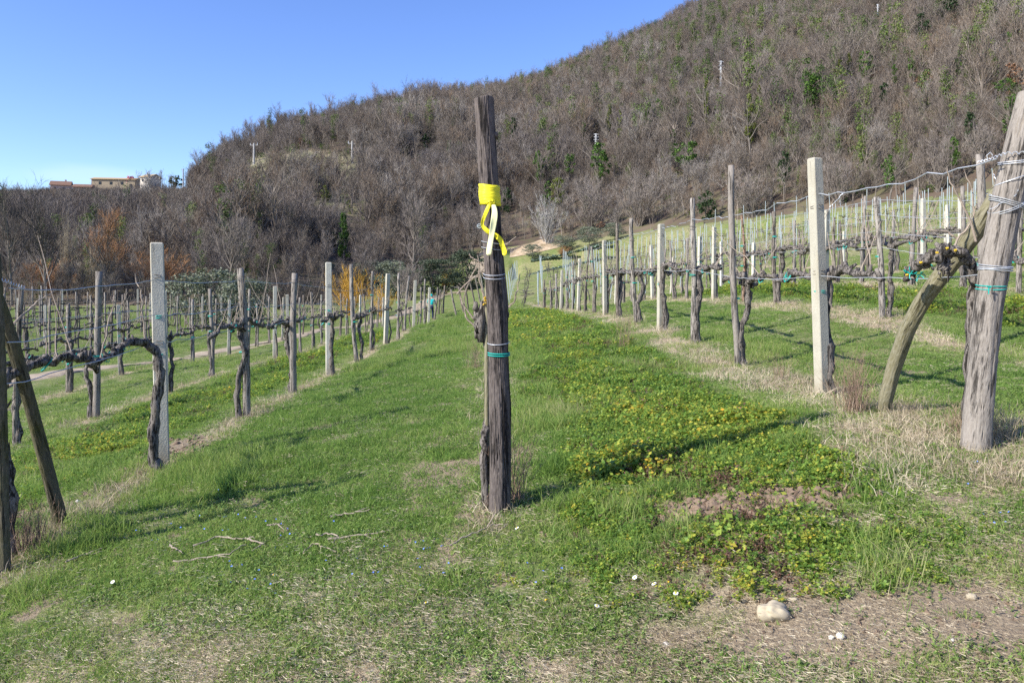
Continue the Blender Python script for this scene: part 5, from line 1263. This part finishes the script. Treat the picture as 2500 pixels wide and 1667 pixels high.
# ------------------------------------------------------------------ ground cover (nobody could count it)
foliage('grass', [(.095, .175, .035), (.155, .27, .055), (.235, .35, .075), (.34, .40, .12), (.54, .47, .27)], .5, 'inst', .5)
foliage('dry_grass', [(.22, .17, .11), (.42, .345, .235), (.62, .53, .38), (.72, .64, .48)], .3, 'inst', .6)
foliage('weed_leaf', [(.10, .16, .045), (.15, .24, .06), (.22, .31, .08), (.34, .38, .12)], .3, 'inst', .5)
foliage('crop_leaf', [(.075, .15, .04), (.13, .25, .05), (.20, .33, .06), (.32, .42, .07), (.52, .50, .08), (.80, .45, .05)], .5, 'inst', .45)
foliage('crop_brown', [(.10, .07, .05), (.17, .12, .08), (.20, .09, .07), (.12, .14, .05)], .3, 'inst')
def blades(seed, n, rad, h0, h1_, w_, splay, flat=False):
    random.seed(seed); b = MB()
    for i in range(n):
        a = random.uniform(0, 6.28); r_ = rad * math.sqrt(random.random()); p = Vector((r_ * math.cos(a), r_ * math.sin(a), -.005))
        u = rdir(Vector((0, 0, 1)), random.uniform(0, splay)); l = random.uniform(h0, h1_)
        if flat: u = Vector((math.cos(a * 3), math.sin(a * 3), random.uniform(-.05, .25))).normalized(); p.z = random.uniform(0, .02)
        q_ = p + u * l * .5; e = q_ + (u + Vector((u.x * .8, u.y * .8, -.25 if not flat else 0))).normalized() * l * .5
        b.ribbon([p, q_, e], w_, d=Vector((random.gauss(0, 1), random.gauss(0, 1), .2)))
    return b
def proto(b, m, name='tuft'):
    me = b.mesh(name); me.materials.append(M[m]); return me
def plant(seed, h, nst, nlf, ls, spread=.6):
    random.seed(seed); b = MB()
    for i in range(nst):
        P = limb((random.gauss(0, .03), random.gauss(0, .03), -.01), rdir(Vector((0, 0, 1)), random.uniform(.1, spread)), h * random.uniform(.6, 1.1), 4, .03, .12)
        b.ribbon(P, .004, rnd=.2)
        for k in range(nlf):
            p, d = on(P, random.uniform(.2, 1)); n_ = rdir(Vector((0, 0, 1)), random.uniform(0, .9)); u = rdir(n_, 1.4)
            s_ = ls * random.uniform(.6, 1.2); b.leaf(p, u, n_, s_, s_ * .75)
    return b
PR = []; KI = {}
def addp(k, me): KI.setdefault(k, []).append(len(PR)); PR.append(me)
for s in range(5): addp('short', proto(blades(s, 32, .085, .01, .032, .0036, 1.2), 'grass'))
for s in range(4): addp('mid', proto(blades(20 + s, 34, .085, .02, .055, .004, 1.05), 'grass'))
for s in range(3): addp('long', proto(blades(30 + s, 40, .09, .05, .12, .0045, .9), 'grass'))
for s in range(4): addp('dry', proto(blades(40 + s, 36, .12, .02, .085, .0036, 1.45), 'dry_grass'))
for s in range(4): addp('litter', proto(blades(50 + s, 40, .10, .008, .03, .0022, 1.5, True), 'dry_grass'))
for s in range(4): addp('weed', proto(plant(60 + s, .035, 8, 7, .0105, 1.2), 'weed_leaf'))
for s in range(5): addp('crop', proto(plant(70 + s, .10, 10, 10, .024, 1.0), 'crop_leaf'))
for s in range(3): addp('cropb', proto(plant(80 + s, .09, 9, 10, .015, .9), 'crop_brown'))
for s in range(2): addp('broad', proto(plant(85 + s, .09, 6, 5, .045, 1.0), 'crop_leaf'))
rs = np.random.RandomState(11)
def cover(name, label, cat, N, dmin, dmax, fn, sz=lambda d: 1 + d / 32.):
    d = np.exp(rs.uniform(np.log(dmin), np.log(dmax), N)); x = rs.uniform(-.78, .78, N) * d
    e_, u_, dd, az = wood_edge(x, d)
    st, di, lu = masks(x, d)
    onpath = np.abs(x - PATHX(d)) < 1.05
    kind, p, tint, ss = fn(x, d, st, di, lu)
    k = (rs.rand(N) < p) & ~onpath & (e_ < 1.02)
    idx = np.zeros(N, int)
    for nme in KI:
        sel = kind == nme
        idx[sel] = np.array(KI[nme])[rs.randint(0, len(KI[nme]), sel.sum())]
    x, d, tint, idx, ss = x[k], d[k], tint[k], idx[k], ss[k]
    used = sorted(set(idx.tolist())); remap_ = {u: i for i, u in enumerate(used)}; idx = np.array([remap_[i] for i in idx])
    sc = ss * np.minimum(sz(d), 2.6)
    inst_stuff(name, label, cat, [PR[u] for u in used], np.column_stack([x, d, H(x, d)]), rs.uniform(0, 6.28, len(x)), sc, idx, np.clip(tint, 0, 1), rs.normal(0, .12, (len(x), 2)))
    print(name, len(x))
def f_green(x, d, st, di, lu):
    n = len(x); v = fbm(x, d, .7, 81, 4); v2 = fbm(x, d, 3.0, 85, 3)
    mown = np.abs(x + .045 * d + 1.4) < 1.2     # lusher middle of the left lane and beside the taped post
    tall = sstep(.48, .66, v) + .45 * mown * sstep(5.2, 7, d) + .5 * np.exp(-((x - .32) / .22) ** 2) * sstep(4.3, 5.2, d) - .75 * (1 - sstep(4.4, 6.0, d)) + 1.1 * sstep(.60, .70, v2) * (1 - sstep(5, 7, d))
    r = rs.rand(n)
    kind = np.where(tall * .8 + (r - .5) * .5 > .97, 'long', np.where(tall + (r - .5) * .5 > .42, 'mid', 'short'))
    p = np.clip(1.0 - 1.15 * di - .45 * st - .15 * lu, .015, 1) * np.where(d < 4.2, sstep(.36, .60, v2 + .10 * (d - 2.4) / 2), 1) * (.5 + .5 * sstep(.3, .5, fbm(x, d, 1.7, 88, 4)))
    tint = .38 - .25 * sstep(.58, .70, v2) + (v - .5) * 1.5 + .8 * (fbm(x, d, 1.6, 83, 3) - .5) + rs.normal(0, .16, n) + .25 * (v2 - .5) - .12 * mown + .25 * st
    return kind, p, tint, rs.uniform(.7, 1.25, n) * np.where(kind == 'short', 1.15, 1)
cover('grass', 'short green spring grass covering the lanes between the vine rows', 'grass', 115000, 2.35, 62, f_green)
def f_dry(x, d, st, di, lu):
    n = len(x); r = rs.rand(n); v = fbm(x, d, 2.0, 91, 3) * 1.6 - .3
    kind = np.where((d > 4.3) & (st > .3) & (r < .62), 'dry', 'litter')
    p = np.clip(st * .8 + .12 + .28 * sstep(4.4, 3.0, d) - .5 * lu, .02, 1) * (.45 + .55 * sstep(.35, .6, fbm(x, d, 3.1, 97, 3))) * np.where(di > .4, .2, 1)
    return kind, p, .4 + (v - .5) + rs.normal(0, .2, n), rs.uniform(.6, 1.2, n) * (.8 + .5 * fbm(x, d, 2.6, 93, 3))
cover('dry_grass', 'pale dry straw grass along the vine rows and over the near bare ground', 'dry grass', 65000, 2.35, 55, f_dry)
def f_weed(x, d, st, di, lu):
    n = len(x); v = fbm(x, d, 2.4, 95, 3)
    return np.full(n, 'weed'), np.clip(sstep(.44, .62, v) * .8 - .6 * di - .3 * st, .02, 1), .5 + rs.normal(0, .25, n), rs.uniform(.7, 1.4, n)
cover('low_weeds', 'small leafy weeds mixed into the near turf', 'weeds', 30000, 2.35, 14, f_weed)
def f_crop(x, d, st, di, lu):
    n = len(x); v = fbm(x, d, 1.3, 101, 3); r = rs.rand(n)
    bare = sstep(.46, .64, fbm(x, d, 1.5, 107, 4))
    kind = np.where(r < .06 + .5 * bare, 'cropb', np.where(r > .95, 'broad', 'crop'))
    yel = np.clip(.36 + .95 * (v - .5) + rs.normal(0, .16, n) + .22 * np.exp(-((d - 5) / 2.5) ** 2) * (rs.rand(n) < .5), 0, 1)
    p = np.where(lu > .12, lu * (1 - .62 * bare) * (.5 + .5 * sstep(.3, .55, fbm(x, d, 4, 109, 3))), 0)
    return kind, p, yel, rs.uniform(.4, 1.1, n) * (.5 + .5 * lu) * np.where(x < 0, .9, 1) * (1 + 1.2 * (v - .5))
cover('cover_crop', 'yellow-green leafy cover crop growing in the strips between rows', 'ground cover', 110000, 3.2, 46, f_crop, lambda d: 1 + np.maximum(d - 6, 0) / 20.)
# cabbages below the sandy bank
random.seed(3)
Pc = []
for j in range(5):
    for i in range(46):
        px = 1300 + i * 4.4 + random.uniform(-1, 1); d = 90 + j * 2.4 + (px - 1300) * -.02; x = WX(px, d); Pc.append((x, d, h1(x, d)))
b = plant(91, .35, 9, 6, .30, 1.1); foliage('cabbage', [(.14, .20, .13), (.24, .32, .24), (.34, .42, .34)], .2)
cb_ = b.mesh('cabbage'); cb_.materials.append(M['cabbage'])
inst_stuff('vegetable_patch', 'grey-green cabbage rows below the sandy bank', 'vegetables', [cb_], Pc, np.random.rand(len(Pc)) * 6, np.random.uniform(.6, 1.1, len(Pc)), np.zeros(len(Pc), int), np.zeros(len(Pc)))

# ------------------------------------------------------------------ small things on the ground
def flower(name, px, py, r_, mp_, mc, label, cat, group=None, n=14, src=None):
    x, y, z = hit(px, py)
    if src is None:
        b = MB()
        for i in range(n):
            a = 6.283 * i / n; u = Vector((math.cos(a), math.sin(a), .15)).normalized(); b.leaf(Vector((0, 0, 0)), u, Vector((0, 0, 1)), r_, r_ * (.5 if n > 8 else .95))
        o = empty(name, (x, y, z + .035)) if mc else b.build(name, M[mp_], None, False, (x, y, z + .03))
        if mc:
            b.build('petals', M[mp_], o); c_ = MB(); c_.tube([(0, 0, -.001), (0, 0, .004), (0, 0, .0055)], [r_ * .33, r_ * .3, r_ * .15], 10); c_.build('centre', M[mc], o)
            s_ = MB(); s_.tube([(0, 0, -.05), (0, 0, 0)], .0015, 4); s_.build('stem', M['weed_leaf'], o)
    else:
        o = src.copy(); COL.objects.link(o); o.location = (x, y, z + .03)
    o.rotation_euler = (random.uniform(.1, .7), random.uniform(-.5, .3), random.uniform(0, 6))
    return tag(o, label, cat, group)
random.seed(4)
for px, py, lab in ((1262, 1305, 'white daisy in the grass just below the taped post'), (667, 1421, 'white daisy in the lower left turf'), (275, 1438, 'white daisy nearest the lower left corner'), (1040, 1494, 'white daisy in the thin turf below left of the taped post'),
        (1550, 1443, 'leftmost daisy of the four below the cover crop'), (1597, 1455, 'largest daisy of the four below the cover crop'), (1632, 1445, 'upper right daisy of the four below the cover crop'), (1650, 1476, 'lowest daisy of the four below the cover crop'), (1457, 1517, 'small half-open daisy left of the four daisies')):
    flower('daisy', px, py, .0125, 'petal', 'yolk', lab, 'flower', 'white daisies in the turf', 20)
flower('dandelion', 1333, 1501, .012, 'dandelion', 'yolk', 'yellow dandelion in the near turf below the taped post', 'flower', None, 20)
sp = None
cl_ = [(1040, 1360, 45, 26, 16, 'below left of the taped post'), (1045, 1420, 60, 18, 9, 'below left of the taped post'), (600, 1435, 60, 26, 15, 'beside the lower left daisy'), (560, 1290, 120, 30, 16, 'along the long post shadow on the left'), (430, 1330, 200, 40, 8, 'along the long post shadow on the left'), (700, 1310, 60, 40, 9, 'between the fallen canes'),
       (1330, 1430, 70, 28, 9, 'below the taped post to the right'), (2430, 1275, 30, 18, 8, 'near the right edge below the big end post'), (2380, 1180, 40, 30, 4, 'near the right edge below the big end post'), (560, 1180, 60, 40, 6, 'in the grass right of the left concrete post'), (900, 1400, 90, 50, 8, 'below left of the taped post')]
for cx_, cy_, sx_, sy_, n_, wh in cl_:
    for i in range(n_):
        o = flower('speedwell_flower', random.gauss(cx_, sx_ * .6), random.gauss(cy_, sy_ * .6), .0062, 'speedwell', None, 'tiny blue speedwell flower ' + wh, 'flower', 'tiny blue flowers ' + wh, 5, sp)
        if sp is None: sp = o
def rock(name, label, px, py, wpx, hpx, mt, seed, cat='stone'):
    x, y, z = hit(px, py + hpx * .3); r_ = wpx * y / F / 2; rs2 = random.Random(seed)
    import bmesh
    bm = bmesh.new(); bmesh.ops.create_icosphere(bm, subdivisions=4, radius=1.0)
    ph = [rs2.uniform(0, 9) for _ in range(3)]
    for v in bm.verts:
        c = v.co; nn_ = float(fbm(c.x * 1.2 + ph[0] + c.z, c.y * 1.2 + ph[1] + c.z * .7, 1.0, seed, 4)) - .5
        v.co = c * (1 + nn_ * 1.0); v.co.x *= r_; v.co.y *= r_ * .8; v.co.z *= hpx * y / F / 2 * 1.15
    me = bpy.data.meshes.new(name); bm.to_mesh(me); bm.free(); me.polygons.foreach_set('use_smooth', [seed % 2 == 0] * len(me.polygons)); me.materials.append(M[mt])
    o = bpy.data.objects.new(name, me); COL.objects.link(o); o.location = (x, y, z + hpx * y / F * .28); o.rotation_euler = (rs2.uniform(-.2, .2), rs2.uniform(-.2, .2), rs2.uniform(-.4, .4)); return tag(o, label, cat)
plain('limestone', (.40, .34, .24), .95, sc=22, var=.35)
rock('stone', 'large rounded tan stone on the bare ground at the lower right', 1885, 1516, 80, 44, 'limestone', 2)
for i, (px, py, w_, h_, mt, lab) in enumerate(((2052, 1590, 26, 20, 'white_stone', 'bright white pebble right of the large tan stone'), (2030, 1586, 20, 14, 'white_stone', 'small flat white pebble touching the bright white one'), (2384, 1391, 26, 20, 'limestone', 'cream stone in the turf at the lower right'),
        (1758, 1390, 24, 16, 'limestone', 'pinkish flat stone in the cover crop'), (1990, 1276, 26, 10, 'white_stone', 'pale chalky stone among the low cover crop plants'), (1935, 1462, 32, 12, 'limestone', 'flat stone half buried above the large tan stone'), (2110, 1508, 18, 12, 'limestone', 'small brown stone right of the large tan stone'),
        (2372, 1478, 34, 22, 'limestone', 'crumbly yellowish stone at the lower right'), (2324, 1598, 18, 10, 'white_stone', 'small pale pebble near the lower right corner'), (2070, 1661, 12, 9, 'white_stone', 'white chip at the bottom edge of the photo'), (1992, 1207, 14, 12, 'white_stone', 'white chip at the upper edge of the low plants'),
        (1627, 1592, 28, 12, 'white_stone', 'flat pale stone in the bare soil left of the large tan stone'), (1594, 888, 12, 9, 'white_stone', 'white chip at the cover crop edge'), (1586, 886, 9, 7, 'white_stone', 'tiny white chip beside another at the cover crop edge'), (190, 1225, 16, 9, 'white_stone', 'pale stone beside the slanting brace'), (1545, 1262, 26, 9, 'white_stone', 'pale flat stone beside the dirt mound'), (865, 1127, 16, 10, 'white_stone', 'pale stone in the grass of the left lane'))):
    rock('stone', lab, px, py, w_ * .72, h_ * .72, mt, 3 + i)
random.seed(21); Pk = []
for i in range(900):
    a, c_ = random.gauss(0, 1), random.gauss(0, 1); x, y = (1.28 + .36 * a, 4.36 + .07 * c_) if i < 500 else ((1.6 + .8 * a, 3.0 + .3 * c_) if i < 750 else (-3.4 + .3 * a, 8 + .5 * c_)); Pk.append((x, y, h1(x, y)))
cl2 = []
for s_ in range(3):
    b = MB(); random.seed(s_)
    b.tube([(0, 0, -.006), (0, 0, .002), (.003, 0, .009), (.004, .002, .014)], [.013, .016, .012, .005], 6, .8); me = b.mesh('clod'); me.materials.append(M['dirt_clod']); cl2.append(me)
nP = len(Pk); rsx = np.random.RandomState(2)
inst_stuff('soil_clods', 'crumbly brown soil clods on the bare ground', 'soil', cl2, Pk, rsx.rand(nP) * 6, np.concatenate([rsx.uniform(.6, 2.6, 500), rsx.uniform(.3, .9, 250), rsx.uniform(.5, 2, 150)]), rsx.randint(0, 3, nP), rsx.rand(nP))
CN = [([(196, 1323), (240, 1312), (270, 1303), (298, 1294)], 'pale cane lying near the foot of the slanting brace'), ([(420, 1393), (460, 1382), (505, 1374), (560, 1378), (600, 1350)], 'long pale cane lying in the lower left turf'), ([(412, 1340), (430, 1355), (448, 1368)], 'short pale curved cane left of the long one'),
      ([(470, 1357), (530, 1335), (590, 1328), (625, 1330)], 'dark forked cane above the long pale one'), ([(160, 1390), (200, 1372), (240, 1360)], 'thin dark cane in the shadow left of the forked one'), ([(655, 1304), (690, 1290)], 'short straight cane above the fallen branches'), ([(740, 1370), (765, 1350), (790, 1357), (822, 1378)], 'bent whitish cane in the middle left turf'),
      ([(800, 1332), (850, 1326), (900, 1318), (940, 1312)], 'straight whitish cane left of the taped post foot'), ([(770, 1335), (800, 1328), (832, 1329), (862, 1322)], 'thick pale cane crossing the straight whitish one'), ([(1100, 1350), (1150, 1325), (1200, 1305), (1240, 1300)], 'thin straw-coloured cane below the taped post'),
      ([(600, 1325), (640, 1345), (615, 1370)], 'dark hooked cane beside the forked one'), ([(805, 1283), (860, 1266), (900, 1262)], 'thin brown cane in the turf left of the taped post')]
for i, (pp, lab) in enumerate(CN):
    random.seed(i); G = [Vector(hit(a, c_)) for a, c_ in pp]; G = gnarl(G, 16, .004); o0 = G[0].copy(); b = MB()
    pts = []
    for g_ in G: g_.z = h1(g_.x, g_.y) + .024 + random.uniform(0, .010); pts.append(g_ - o0)
    b.tube(pts, [.0052 - .00015 * k for k in range(len(pts))], 5, .2)
    p, dd = on(pts, .6); b.tube([p, p + rdir(dd, .6) * .10], [.004, .002], 4); tag(b.build('fallen_cane', M['cane_bark'], None, False, o0), lab, 'cane', 'pruned canes lying on the turf')
# dry weed clumps
plain('dry_stem', (.24, .165, .12), .9, sc=30)
for i, (px, py, hp, wp, n_, lab) in enumerate(((2085, 1010, 165, 95, 170, 'reddish-brown dead weed clump at the foot of the bent brace'), (1262, 1235, 190, 50, 60, 'thin dry weed stalks close right of the taped post foot'), (1160, 900, 95, 60, 60, 'brown dry weed left of the taped post halfway down'),
        (2350, 1065, 90, 110, 90, 'dry brush around the foot of the big end post'), (70, 1350, 130, 150, 170, 'grey-brown dead weeds between the left end post and its brace'), (1522, 850, 110, 60, 60, 'wispy dry weed among the near right row posts'), (1205, 1250, 60, 60, 60, 'dry weed tuft at the left side of the taped post foot'), (2440, 1090, 110, 120, 120, 'pale dry grass clump right of the big end post'), (1905, 930, 70, 60, 50, 'dry twiggy weed clinging to the foot of the white post'))):
    x, y, z = hit(px, py); random.seed(80 + i); b = MB(); hh = hp * y / F; ww = wp * y / F
    for k in range(n_):
        P = limb((random.gauss(0, ww * .18), random.gauss(0, ww * .18), 0), rdir(Vector((0, 0, 1)), random.uniform(0, .45)), hh * random.uniform(.4, 1.05), 4, .03, .12); b.ribbon(P, .0035)
        for q_ in range(3):
            p, dd = on(P, random.uniform(.4, 1)); b.ribbon(limb(p, rdir(dd, random.uniform(.3, .9)), hh * .14, 2), .0025)
    tag(b.build('dead_weed', M['dry_stem'] if 'pale' not in lab else M['dry_grass'], None, False, (x, y, z)), lab, 'weed')

# ------------------------------------------------------------------ walker in teal among the left rows
fx, fy = WX(1052, 52), 52.0; fz = h1(fx, fy)
po_ = empty('person', (fx, fy, fz)); tag(po_, 'person in a teal jacket and dark trousers bending over a vine in the left rows', 'person')
def skin_body(name, pts, edges, rad, matn, parent, sub=2):
    me = bpy.data.meshes.new(name); me.from_pydata([Vector(p) for p in pts], edges, []); me.materials.append(M[matn])
    o = bpy.data.objects.new(name, me); COL.objects.link(o); o.parent = parent
    o.modifiers.new('skin', 'SKIN')
    for i, r_ in enumerate(rad): me.skin_vertices[0].data[i].radius = r_ if hasattr(r_, '__len__') else (r_, r_)
    me.skin_vertices[0].data[0].use_root = True
    sm = o.modifiers.new('sub', 'SUBSURF'); sm.levels = sub; sm.render_levels = sub
    return o
J = [(0, 0, .90), (.0, .10, 1.10), (.0, .20, 1.32), (0, .26, 1.42), (0, .31, 1.53), (0, .33, 1.62), (-.17, .20, 1.33), (-.27, .34, 1.12), (-.16, .55, 1.08), (.17, .20, 1.33), (.27, .34, 1.13), (.14, .56, 1.12), (-.09, .0, .86), (-.11, .03, .48), (-.11, -.05, .07), (-.11, .10, .03), (.09, 0, .86), (.12, .06, .48), (.13, 0, .07), (.13, .15, .03)]
E = [(0, 1), (1, 2), (2, 3), (3, 4), (4, 5), (2, 6), (6, 7), (7, 8), (2, 9), (9, 10), (10, 11), (0, 12), (12, 13), (13, 14), (14, 15), (0, 16), (16, 17), (17, 18), (18, 19)]
Rd = [(.13, .10), (.13, .10), (.14, .10), .055, .08, .07, .06, .042, .032, .06, .042, .032, .085, .055, .042, .035, .085, .055, .042, .035]
skin_body('body', J, E, Rd, 'skin', po_)
ju = [0, 1, 2, 6, 7, 8, 9, 10, 11]
mp_ = {v: i for i, v in enumerate(ju)}
skin_body('jacket', [J[i] if i not in (8, 11) else tuple(Vector(J[i]) * .9 + Vector(J[i - 1]) * .1) for i in ju], [(mp_[a], mp_[c_]) for a, c_ in E if a in mp_ and c_ in mp_], [(.165, .13), (.165, .13), (.17, .125), .08, .062, .05, .08, .062, .05], 'teal_cloth', po_)
jt = [0, 12, 13, 14, 16, 17, 18]; mp_ = {v: i for i, v in enumerate(jt)}
skin_body('trousers', [J[i] for i in jt], [(mp_[a], mp_[c_]) for a, c_ in E if a in mp_ and c_ in mp_], [(.15, .12), .105, .075, .058, .105, .075, .058], 'navy_cloth', po_)
b = MB(); b.tube([(0, .29, 1.52), (0, .315, 1.58), (0, .33, 1.66), (0, .335, 1.70)], [.085, .10, .09, .03], 14, .03); b.build('hood', M['teal_cloth'], po_, True)
for s_ in (-1, 1):
    for k in range(5):
        b = MB(); a = (k - 2) * .35; h0 = Vector((s_ * .15 if s_ < 0 else .14, .56, 1.08 if s_ < 0 else 1.12)); l_ = (.05, .085, .09, .085, .07)[k]
        d_ = Vector((math.sin(a) * .7, 1, -.25)).normalized(); b.tube([h0, h0 + d_ * l_ * .6, h0 + d_ * l_ * .8 + Vector((0, 0, -.02))], [.010, .009, .007], 6); b.build('finger', M['skin'], po_, True)
